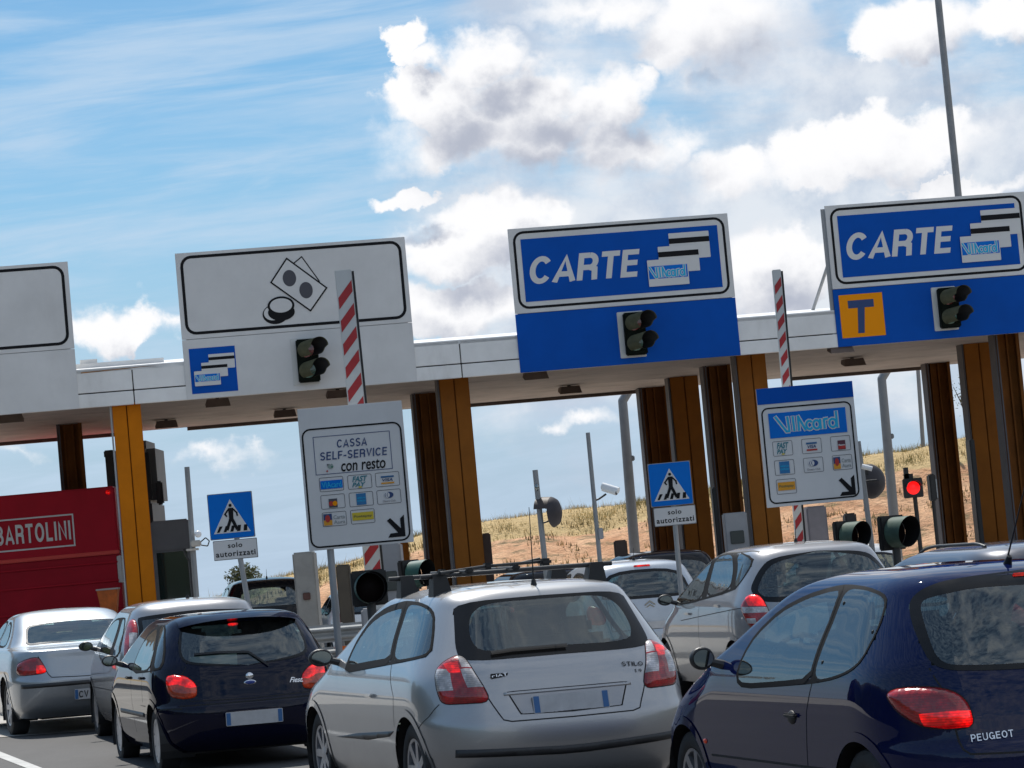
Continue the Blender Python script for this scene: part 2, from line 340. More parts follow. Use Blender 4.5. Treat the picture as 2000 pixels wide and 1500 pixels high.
# ------------------------------------------------------------------ cars
# a body is a stack of level outlines. Columns: height, rear end x, rear corner depth, rear roundness, half width, front roundness, front corner depth, front end x
def cr(p0, p1, p2, p3, t):
    return [.5 * ((2 * b) + (-a + c) * t + (2 * a - 5 * b + 4 * c - d) * t * t + (-a + 3 * b - 3 * c + d) * t ** 3) for a, b, c, d in zip(p0, p1, p2, p3)]
def half_ring(L, nr=22, ns=44, nf=16):
    z, xr, dr, er, w, ef, df, xf = L
    def quarter(n_, ex, d, base, sgn, cnt):
        P = [(base + sgn * d * (1 - max(0, cos(a)) ** (2 / ex)), w * max(0, sin(a)) ** (2 / ex)) for a in [pi / 2 * (i / 160) for i in range(161)]]
        s = [0]
        for a, b in zip(P, P[1:]): s.append(s[-1] + hypot(b[0] - a[0], b[1] - a[1]))
        out = []; k = 0
        for i in range(cnt + 1):
            q = s[-1] * i / cnt
            while k < len(s) - 2 and s[k + 1] < q: k += 1
            t = (q - s[k]) / max(1e-9, s[k + 1] - s[k]); out.append((P[k][0] + (P[k + 1][0] - P[k][0]) * t, P[k][1] + (P[k + 1][1] - P[k][1]) * t))
        return out
    mid = (xr + xf) / 2; dr = min(dr, mid - xr - .01); df = min(df, xf - mid - .01)
    R = quarter(0, er, dr, xr, 1, nr); F = quarter(0, ef, df, xf, -1, nf)
    S = [(xr + dr + (xf - df - xr - dr) * i / ns, w) for i in range(1, ns)]
    return R + S + F[::-1]
def car_body(levels, step=.021):
    rows = []
    n = len(levels)
    for i in range(n - 1):
        p0, p1, p2, p3 = levels[max(0, i - 1)], levels[i], levels[i + 1], levels[min(n - 1, i + 2)]
        k = max(2, int(round(max(abs(p2[0] - p1[0]) / step, abs(p2[1] - p1[1]) / .05, abs(p2[4] - p1[4]) / .035, min(9, abs(p2[7] - p1[7]) / .06)))))
        for j in range(k): rows.append(cr(p0, p1, p2, p3, j / k))
    rows.append(list(levels[-1]))
    for a in rows: a[4] = max(.004, a[4])
    V = []; F = []
    rings = [half_ring(r) for r in rows]; m = len(rings[0])
    for r, ring in zip(rows, rings):
        V += [Vector((x, y, r[0])) for x, y in ring] + [Vector((x, -y, r[0])) for x, y in ring[1:-1][::-1]]
    tot = 2 * m - 2
    for j in range(len(rows) - 1):
        for i in range(tot):
            F.append((j * tot + i, (j + 1) * tot + i, (j + 1) * tot + (i + 1) % tot, j * tot + (i + 1) % tot))
    top = len(V) - tot; F.append([top + i for i in range(tot)][::-1]); F.append(list(range(tot)))
    return V, F, tot
def inpoly(x, y, P):
    c = False; j = len(P) - 1
    for i in range(len(P)):
        if (P[i][1] > y) != (P[j][1] > y) and x < (P[j][0] - P[i][0]) * (y - P[i][1]) / (P[j][1] - P[i][1]) + P[i][0]: c = not c
        j = i
    return c
def bdist(x, y, P):
    d = 1e9
    for (ax, ay), (bx, by) in zip(P, P[1:] + P[:1]):
        vx, vy = bx - ax, by - ay; L = vx * vx + vy * vy
        t = 0 if L == 0 else max(0, min(1, ((x - ax) * vx + (y - ay) * vy) / L)); d = min(d, hypot(x - ax - t * vx, y - ay - t * vy))
    return d
def smoothpoly(P, it=2):
    for _ in range(it):
        Q = []
        for a, b in zip(P, P[1:] + P[:1]):
            if hypot(a[0] - b[0], a[1] - b[1]) < 1e-5: continue
            Q += [(a[0] * .78 + b[0] * .22, a[1] * .78 + b[1] * .22), (a[0] * .22 + b[0] * .78, a[1] * .22 + b[1] * .78)]
        P = Q
    return P
def densify(P, h, closed=True):
    out = []
    for a, b in (zip(P, P[1:] + P[:1]) if closed else zip(P, P[1:])):
        k = max(1, int(hypot(b[0] - a[0], b[1] - a[1]) / h))
        out += [(a[0] + (b[0] - a[0]) * i / k, a[1] + (b[1] - a[1]) * i / k) for i in range(k)]
    if not closed: out.append(P[-1])
    return out
Q2 = sqrt(.5)
class Car:
    """parametric car: local x forward from the rear bumper, y left, z up"""
    def __init__(s, name, levels, M, paintm, label, cat='car', group=None, wheels=None, wr=.30, ww=.19, arch=.355, hubs='spoke', lod=1):
        s.M = M; s.L = max(l[7] for l in levels); s.levels = levels; s.key = name
        s.root = empty('parked_car' if False else 'car', label, cat, group=group); s.root.matrix_world = M
        V, F, tot = car_body(levels, .021 if lod else .05); s.V = V; s.F = F
        s.bvh = BVHTree.FromPolygons(V, F); s.paint = paintm; s.cuts = []; s.wheels = wheels; s.wr = wr; s.ww = ww; s.arch = arch; s.hubs = hubs
        s.gaps = MB(); s.lod = lod; s.hf = .022 if lod else .06
    # --- surface projection
    def hit(s, plane, a, b, side=1):
        if plane == 'S': o, d = Vector((a, 3 * side, b)), Vector((0, -side, 0))
        elif plane == 'R': o, d = Vector((-3, a, b)), Vector((1, 0, 0))
        elif plane == 'F': o, d = Vector((s.L + 3, a, b)), Vector((-1, 0, 0))
        elif plane == 'T': o, d = Vector((a, b, 4)), Vector((0, 0, -1))
        else: # corner, t = (x+y)/sqrt2
            o = Vector((a * Q2, a * Q2, b)) + Vector((-3, 3, 0)); d = Vector((Q2, -Q2, 0))
            if side < 0: o.y = -o.y; d.y = -d.y
        p, n, i, dist = s.bvh.ray_cast(o, d)
        if p is None:
            base = o + d * 3; p, n, i, dist = s.bvh.find_nearest(base)
        if n.dot(d) > 0: n = -n
        return p, n
    def to2d(s, plane, p):
        return {'S': (p.x, p.z), 'R': (p.y, p.z), 'F': (p.y, p.z), 'T': (p.x, p.y), 'C': ((p.x + abs(p.y)) * Q2, p.z)}[plane]
    def patch(s, name, plane, poly, material, side=1, off=.004, bulge=0, inner=None, inmat=None, h=None, smooth=2, parent=None, mats=None, rim=0, bw=.05, zones=None, holes=()):
        h = h or s.hf
        P = densify(smoothpoly(poly, smooth) if smooth else poly, h); pts = [Vector(p) for p in P]; n0 = len(pts)
        edges = [(i, (i + 1) % n0) for i in range(n0)]
        I = None
        if inner:
            I = densify(smoothpoly(inner, smooth), h); k = len(pts); pts += [Vector(p) for p in I]; edges += [(k + i, k + (i + 1) % len(I)) for i in range(len(I))]
        for Z in list(zones or []) + list(holes):
            ZD = densify(Z, h); k = len(pts); pts += [Vector(p) for p in ZD]; edges += [(k + i, k + (i + 1) % len(ZD)) for i in range(len(ZD))]
        xs = [p[0] for p in P]; ys = [p[1] for p in P]
        nx = int((max(xs) - min(xs)) / h) + 1; ny = int((max(ys) - min(ys)) / h) + 1
        for i in range(nx + 1):
            for j in range(ny + 1):
                x = min(xs) + (i + (.5 if j % 2 else 0)) * h; y = min(ys) + j * h
                if inpoly(x, y, P) and bdist(x, y, P) > h * .45 and (not I or bdist(x, y, I) > h * .45): pts.append(Vector((x, y)))
        vs, es, fs, *_ = delaunay_2d_cdt(pts, edges, [], 1, 1e-6)
        fs = [f for f in fs if inpoly(sum(vs[i].x for i in f) / len(f), sum(vs[i].y for i in f) / len(f), P) and not any(inpoly(sum(vs[i].x for i in f) / len(f), sum(vs[i].y for i in f) / len(f), Z) for Z in holes)]
        used = sorted({i for f in fs for i in f}); mp = {a: k for k, a in enumerate(used)}; vs = [vs[i] for i in used]; fs = [[mp[i] for i in f] for f in fs]
        out = []; nb = []
        for v in vs:
            p, n = s.hit(plane, v.x, v.y, side); d = bdist(v.x, v.y, P)
            t = min(1, d / bw); out.append(p + n * (off + bulge * (1 - (1 - t) ** 2))); nb.append((p, n, d))
        fmat = None
        if inner or zones:
            fmat = []
            for f in fs:
                cx = sum(vs[i].x for i in f) / len(f); cy = sum(vs[i].y for i in f) / len(f); k = 0
                if inner and inpoly(cx, cy, I): k = 1
                for q, Z in enumerate(zones or []):
                    if inpoly(cx, cy, Z): k = q + 1
                fmat.append(k)
            mats = mats or [material, inmat]
        fs = [list(f) for f in fs]
        if rim:   # turned-in edge so that the piece has thickness
            k = len(out); bd = [i for i in range(len(vs)) if nb[i][2] < 1e-4]
            # order along outline
            order = []
            for q in P: order.append(min(bd, key=lambda i: (vs[i].x - q[0]) ** 2 + (vs[i].y - q[1]) ** 2))
            for i in order: out.append(nb[i][0] - nb[i][1] * rim)
            for i in range(len(order)): fs.append([order[i], order[(i + 1) % len(order)], k + (i + 1) % len(order), k + i])
            if fmat is not None: fmat += [0] * len(order)
        o = mesh_obj(name, out, fs, material, parent or s.root, True, fmat, mats)
        bm = bmesh.new(); bm.from_mesh(o.data); bmesh.ops.recalc_face_normals(bm, faces=bm.faces)
        # outward check
        c = sum((f.normal.dot(nb[0][1]) for f in bm.faces if len(f.verts) == 3), 0)
        if c < 0: bmesh.ops.reverse_faces(bm, faces=bm.faces)
        bm.to_mesh(o.data); bm.free(); return o
    def line(s, plane, pts, w=.007, side=1, off=.0012, mb=None, h=.03, closed=False):
        D = densify(pts, h, closed)
        if closed: D.append(D[0])
        L = []
        for i, (x, y) in enumerate(D):
            a = D[max(0, i - 1)]; b = D[min(len(D) - 1, i + 1)]; tx, ty = b[0] - a[0], b[1] - a[1]; q = hypot(tx, ty) or 1; nx, ny = -ty / q * w / 2, tx / q * w / 2
            for sg in (1, -1):
                p, n = s.hit(plane, x + nx * sg, y + ny * sg, side); L.append(p + n * off)
        m_own = mb or MB(); m_own.add(L, [(2 * i, 2 * i + 1, 2 * i + 3, 2 * i + 2) for i in range(len(D) - 1)])
        if mb is None: m_own.build('panel_gap', M_['gap'], s.root)
    def window(s, name, plane, poly, gm, frit, sides=(1,), inset=.03, inner=None, smooth=2, band=None, **k):
        """glazing: body skin cut away behind, pane proud by 3 mm, dark ceramic band round the edge"""
        P = smoothpoly(poly, smooth)
        if inner is None:
            cx = sum(p[0] for p in P) / len(P); cy = sum(p[1] for p in P) / len(P)
            inner = shrink(poly, inset)
        for sd in sides:
            s.cuts.append((plane, shrink(P, .012), sd))
            s.patch(name, plane, poly, frit, sd, off=.003, inner=inner, inmat=gm, mats=[frit, gm], smooth=smooth, **k)
    def surround(s, *keys):
        P = sorted({p for k in keys for p in T_(s, k, 'S')})
        def half(Q):
            h = []
            for p in Q:
                while len(h) > 1 and (h[-1][0] - h[-2][0]) * (p[1] - h[-2][1]) - (h[-1][1] - h[-2][1]) * (p[0] - h[-2][0]) <= 0: h.pop()
                h.append(p)
            return h
        H = half(P)[:-1] + half(P[::-1])[:-1]; H = shrink(H, -.002)
        for sd in (1, -1): s.patch('window_surround', 'S', H, M_['rub'], sd, off=.0015, smooth=1, holes=[shrink(T_(s, k, 'S'), .02) for k in keys])
    def finish(s, interior=True, under=.22):
        keep = []; L = s.L; V = s.V
        if s.wheels:
            # pull the skin to the arch circle, drop what lies inside
            for x0, z0 in s.wheels:
                for v in V:
                    if abs(v.y) > .5:
                        d = hypot(v.x - x0, v.z - z0)
                        if 0 < d and abs(d - s.arch) < .022 and v.z > .18: k = s.arch / d; v.x = x0 + (v.x - x0) * k; v.z = z0 + (v.z - z0) * k
        for f in s.F:
            if len(f) > 4: keep.append(f); continue
            c = (V[f[0]] + V[f[1]] + V[f[2]] + V[f[3]]) / 4; nrm = (V[f[2]] - V[f[0]]).cross(V[f[3]] - V[f[1]]); ok = True
            nrm = nrm if nrm.dot(Vector((0, c.y, 0)) + Vector((c.x - L / 2, 0, 0)) + Vector((0, 0, .3))) > 0 else -nrm
            if s.wheels and abs(c.y) > .45 and abs(nrm.y) > .0:
                for x0, z0 in s.wheels:
                    if hypot(c.x - x0, c.z - z0) < s.arch + .004: ok = False
            if ok:
                for plane, P, sd in s.cuts:
                    if plane == 'S' and (c.y * sd < .3 or c.z < .6): continue
                    if plane == 'R' and (c.x > L * .5 or nrm.x > 0): continue
                    if plane == 'F' and (c.x < L * .4 or nrm.x < 0): continue
                    if plane == 'S' and abs(nrm.y) < .3 * nrm.length: continue
                    a, b = s.to2d(plane, c)
                    if inpoly(a, b, P): ok = False; break
            if ok: keep.append(f)
        body = mesh_obj('body', V, keep, s.paint, s.root, True)
        bm = bmesh.new(); bm.from_mesh(body.data)
        bmesh.ops.recalc_face_normals(bm, faces=bm.faces)
        # normals point outwards: check the roof
        t = max(bm.faces, key=lambda f: f.calc_center_median().z)
        if t.normal.z < 0: bmesh.ops.reverse_faces(bm, faces=bm.faces)
        bm.to_mesh(body.data); bm.free()
        if hasattr(body.data, 'set_sharp_from_angle'): body.data.set_sharp_from_angle(angle=radians(50))
        s.body = body
        if s.wheels:
            for x0, z0 in s.wheels:
                for sd in (1, -1):
                    ln = MB()
                    w = s.half_w(x0) - .02; A = s.arch; n = 20
                    vs = []; fs = []
                    for i in range(n + 1):
                        a = radians(-25 + 230 * i / n)
                        for yy in (w, w - .30): vs.append((x0 + A * cos(a), yy * sd, z0 + A * sin(a)))
                    fs = [(2 * i, 2 * i + 1, 2 * i + 3, 2 * i + 2) for i in range(n)]
                    k = len(vs); vs += [(x0, (w - .30) * sd, z0)]; fs += [(2 * i + 1, k, 2 * i + 3) for i in range(n)]
                    ln.add(vs, fs); ln.build('wheel_arch_liner', M_['black'], s.root)
                    if s.lod:
                        A2 = s.arch; lp = MB(); s.line('S', [(x0 + (A2 + .004) * cos(radians(t)), z0 + (A2 + .004) * sin(radians(t))) for t in range(-18, 199, 4)], .046, sd, .006, mb=lp); lp.build('wheel_arch_lip', s.paint, s.root, True)
            for x0, z0 in s.wheels:
                for sd in (1, -1): s.wheel(x0, z0, sd)
        if interior: s.interior()
        s.ubox(under)
    def half_w(s, x): return s.hit('S', x, .60)[0].y
    def ubox(s, z):
        w = s.levels[3][4]
        MB().box((s.L / 2, 0, z + .02), (s.L * .84, w * 1.3, .12)).build('underbody', M_['black'], s.root)
    def wheel(s, x0, z0, sd):
        w = s.half_w(x0) - .035; r = s.wr; y0 = (w - s.ww / 2) * sd; n = 32 if s.lod else 16
        h = s.ww / 2
        t = MB().lathe([(r * .66, h * .85), (r * .72, h * .98), (r * .88, h), (r * .97, h * .88), (r, h * .6), (r, -h * .6), (r * .97, -h * .88), (r * .88, -h), (r * .66, -h * .9)], (0, 0, 0), 'Y', n)
        if s.lod:
            t.lathe([(r * 1.001, h * .30), (r * .985, h * .28), (r * .985, h * .2), (r * 1.001, h * .18)], n=n)
        wo = t.build('wheel', M_['tyre'], s.root, True); wo.location = (x0, y0, z0)
        f = h * sd; R = MB()
        R.lathe([(r * .66, f * .9), (r * .60, f * .86), (r * .58, f * .2), (r * .55, -f * .4)], n=n)
        R.lathe([(r * .17, f * .72), (r * .15, f * .80), (.001, f * .82)], n=14)
        R.lathe([(.02, f * .1), (r * .58, f * .1)], n=n)
        k = 7 if s.hubs == 'spoke' else 9
        for i in range(k):
            a = 2 * pi * i / k; ca, sa = cos(a), sin(a); p, q = Vector((ca, 0, sa)), Vector((-sa, 0, ca)); wi = r * (.085 if s.hubs == 'spoke' else .15)
            vs = [p * r * .12 + q * wi * 1.1 + Vector((0, f * .78, 0)), p * r * .12 - q * wi * 1.1 + Vector((0, f * .78, 0)), p * r * .61 - q * wi + Vector((0, f * .88, 0)), p * r * .61 + q * wi + Vector((0, f * .88, 0))]
            vs += [v - Vector((0, f * .3, 0)) for v in vs]
            R.add(vs, [(0, 1, 2, 3), (0, 4, 5, 1), (1, 5, 6, 2), (2, 6, 7, 3), (3, 7, 4, 0)])
        R.build('rim', M_['rim'], wo, False)
    def interior(s):
        lv = s.levels; zb = s.zbelt; w = s.levels[6][4] - .12; L = s.L; r0 = s.rear_in
        MB().box((L * .48, 0, .42), (L * .62, w * 2 - .1, .2)).build('floor_pan', M_['cabin'], s.root)
        MB().box((L * .77, 0, zb - .12), (.35, w * 2 - .15, .22)).build('dashboard', M_['cabin'], s.root)
        for y in (.34, -.34):
            m = MB(); m.bbox((L * .52, y, .62), (.50, .48, .16), .04); m.bbox((L * .46, y, .86), (.14, .46, .52), .05)
            sx = m.build('seat', M_['seat'], s.root, True)
            MB().bbox((L * .455, y, 1.20 if zb < 1.02 else 1.27), (.09, .25, .16), .035).build('headrest', M_['seat'], sx, True)
        m = MB(); m.bbox((r0 + .42, 0, .84), (.16, 1.20, .50), .05)
        b = m.build('rear_bench', M_['seat'], s.root, True)
        for y in (.36, -.36): MB().bbox((r0 + .41, y, 1.14 if zb < 1.02 else 1.22), (.09, .24, .13), .035).build('headrest', M_['seat'], b, True)
        # steering wheel ring on the left-hand side
        m = MB(); c = Vector((L * .66, .34, zb + .0)); n = 20
        Rm = Matrix.Rotation(radians(65), 3, 'Y')
        P = [c + Rm @ Vector((.18 * cos(2 * pi * i / n), .18 * sin(2 * pi * i / n), 0)) for i in range(n + 1)]
        m.path(P, .014, 6); m.tube(c, c + Vector((.14, 0, -.08)), .03); m.tube(P[0], P[n // 2], .012, n=6)
        m.build('steering_wheel', M_['black'], s.root, True)
    def badge_text(s, name, txt, size, plane, a, b, material, **k):
        p, n = s.hit(plane, a, b); n = Vector((n.x, n.y, n.z)).normalized()
        # rear face: text reads left-to-right seen from behind = from +y to -y
        xa = Vector((0, -1, 0)); xa = (xa - n * xa.dot(n)).normalized(); up = n.cross(xa)
        Mx = Matrix.Identity(4)
        for i in range(3): Mx[i][0] = xa[i]; Mx[i][1] = -n[i]; Mx[i][2] = up[i]; Mx[i][3] = (p + n * .004)[i]
        o = text_mesh(name, txt, size, material, s.root, **k); o.data.transform(Mx); return o
    def badge_caps(s, txt, w, h, a, b, material, wt=1.0, off=.005):
        p, n = s.hit('R', a, b); xa = Vector((0, -1, 0)); xa = (xa - n * xa.dot(n)).normalized(); up = n.cross(xa)
        Mx = Matrix.Identity(4)
        for i in range(3): Mx[i][0] = xa[i]; Mx[i][1] = -n[i]; Mx[i][2] = up[i]; Mx[i][3] = (p + n * off)[i]
        o = caps_mesh('lettering', txt, (-w / 2, -h / 2, w / 2, h / 2), material, s.root, wt=wt); o.data.transform(Mx); return o
    def plate(s, a, b, w=.52, h=.11, off=.012, txt=None, plane='R'):
        p, n = s.hit(plane, a, b); n = Vector((n.x, n.y, n.z * .5)).normalized()
        xa = Vector((0, -1, 0)); xa = (xa - n * xa.dot(n)).normalized(); up = n.cross(xa)
        Mx = Matrix.Identity(4)
        for i in range(3): Mx[i][0] = xa[i]; Mx[i][1] = -n[i]; Mx[i][2] = up[i]; Mx[i][3] = (p + n * off)[i]
        m = MB(); m.poly(rrect(-w / 2, -h / 2, w / 2, h / 2, .008, 2), .006); o = m.build('number_plate', M_['plate'], s.root); o.data.transform(Mx)
        for x in (-w / 2 + .024, w / 2 - .024):
            q = MB().poly([(x - .018, -h / 2 + .006), (x + .018, -h / 2 + .006), (x + .018, h / 2 - .006), (x - .018, h / 2 - .006)], .004).build('plate_band', M_['plateblue'], o); q.data.transform(Mx @ Matrix.Translation((0, -.003, 0)))
        if txt:
            q = caps_mesh('lettering', txt, (-w * .40, -h * .33, -w * .40 + .11, h * .33), M_['ink'], o, -.004); q.data.transform(Mx)
        return o
    def mirror(s, x, z, sd, r=(.075, .10, .075), glass_c=None):
        p, n = s.hit('S', x, z, sd)
        c = p + Vector((.02, (.035 + r[1]) * sd, .05))
        m = MB(); m.ellipsoid(c, r, 18, 12); 
        for i, v in enumerate(m.v):
            if v.x < c.x - r[0] * .35: m.v[i].x = c.x - r[0] * .35
        m.tube(p - Vector((0, .03 * sd, 0)), c - Vector((0, r[1] * .6 * sd, .02)), .028, .022, 8)
        o = m.build('wing_mirror', M_['trim'], s.root, True)
        g = MB().lathe([(.0005, 0), (1, 0)], (0, 0, 0), 'X', 20); q = g.build('mirror_glass', M_['mirror'], o)
        q.data.transform(Matrix.Translation((c.x - r[0] * .35 - .004, c.y, c.z)) @ Matrix.Diagonal((1, r[1] * .80, r[2] * .74, 1)))
        return o
    def handle(s, x, z, sd=1, m_='paint', L=.16):
        p, n = s.hit('S', x, z, sd)
        m = MB(); m.bbox(p + n * .018, (L, .02, .026), .008); m.box(p + n * .006 + Vector((L * .4, 0, 0)), (.02, .022, .02)); m.box(p + n * .006 - Vector((L * .4, 0, 0)), (.02, .022, .02))
        m.build('door_handle', s.paint if m_ == 'paint' else M_[m_], s.root, True)
    def strip(s, name, plane, poly, material, side=1, off=.003, bulge=.008, **k): return s.patch(name, plane, poly, material, side, off, bulge, smooth=0, rim=.002, bw=.012, **k)
    def antenna(s, x, y, h=.35, lean=-.12):
        p, n = s.hit('T', x, y)
        m = MB(); m.tube(p - Vector((0, 0, .005)), p + Vector((lean * .1, 0, .035)), .022, .012); m.tube(p + Vector((0, 0, .02)), p + Vector((lean, 0, h)), .005, .0025, 6)
        m.build('antenna', M_['black'], s.root, True)
def shrink(P, d):
    """inset outline by d (works for the convex-ish outlines used here)"""
    n = len(P); A = sum(P[i][0] * P[(i + 1) % n][1] - P[(i + 1) % n][0] * P[i][1] for i in range(n)); sg = 1 if A > 0 else -1
    out = []
    for i in range(n):
        a, b, c = P[i - 1], P[i], P[(i + 1) % n]
        e1 = (b[0] - a[0], b[1] - a[1]); e2 = (c[0] - b[0], c[1] - b[1]); l1 = hypot(*e1) or 1; l2 = hypot(*e2) or 1
        n1 = (-e1[1] / l1 * sg, e1[0] / l1 * sg); n2 = (-e2[1] / l2 * sg, e2[0] / l2 * sg)
        k = 1 + n1[0] * n2[0] + n1[1] * n2[1]; k = max(k, .5)
        out.append((b[0] + (n1[0] + n2[0]) / k * d, b[1] + (n1[1] + n2[1]) / k * d))
    return out
def mirror_poly(P):
    """half outline (y >= 0 side) closed by its mirror image"""
    return P + [(-a, b) for a, b in P[::-1]]

# ------------------------------------------------------------------ shared materials
M_ = dict(
    gap=mat('panel_gap_black', (.008, .008, .009), .7), black=mat('black_plastic', (.012, .012, .013), .55),
    trim=mat('dark_trim', (.03, .03, .032), .45, vary=.2, vscale=20), tyre=mat('tyre_rubber', (.018, .018, .019), .75, vary=.3, vscale=14),
    rim=mat('wheel_alloy', (.42, .42, .44), .35, .8, vary=.15, vscale=9, dirt=.6), cabin=mat('cabin_plastic', (.04, .041, .045), .6, vary=.3, vscale=6),
    seat=mat('seat_cloth', (.055, .055, .065), .85, vary=.3, vscale=12), plate=mat('plate_white', (.50, .50, .51), .5, spec=.2, vary=.12, vscale=9), plateblue=mat('plate_blue', (.04, .14, .34), .5),
    rub=mat('window_rubber', (.008, .008, .009), .7, spec=.15), ink=mat('black_ink', (.015, .015, .018), .5), mirror=mat('mirror_silver', (.26, .29, .29), .05, 1), frit=mat('glass_band_black', (.006, .006, .007), .22, 0, 0, spec=.35),
    chrome=mat('chrome', (.75, .76, .78), .12, 1), paper=mat('paper_sheet', (.75, .76, .70), .8),
)
RED = lampmat('red_lens', (.42, .006, .010)); REDL = lampmat('red_lens_lit', (.85, .012, .006), .75); CLR = lampmat('clear_lens', (.55, .52, .52)); AMB = lampmat('amber_red_lens', (.50, .05, .006), .12)
GL = glass('car_glass', (.40, .50, .48), 1.72, .035); GLD = glass('tinted_glass', (.26, .34, .33), 1.72, .05)
SILVER = paint('silver_paint', (.37, .37, .375), .72, .34, .5); SILVER2 = paint('grey_silver_paint', (.30, .30, .31), .72, .36, .5); NAVY = paint('navy_paint', (.0015, .0025, .016), .0, .6, .3, .03, .9, 0)
NAVY2 = paint('blue_paint', (.002, .006, .045), .0, .6, .4, .03, 1.0, 0); PALE = paint('pale_silver_paint', (.40, .44, .49), .4, .34, .4); DARK = paint('black_paint', (.006, .006, .008), .0, .6, .3, .03, .8, 0)
GREY = paint('slate_paint', (.045, .05, .07), .3, .35, .4); WHITE = paint('white_paint', (.72, .73, .74), .0, .35, 0); SEDAN = paint('silver_blue_paint', (.34, .365, .39), .68, .33, .5)
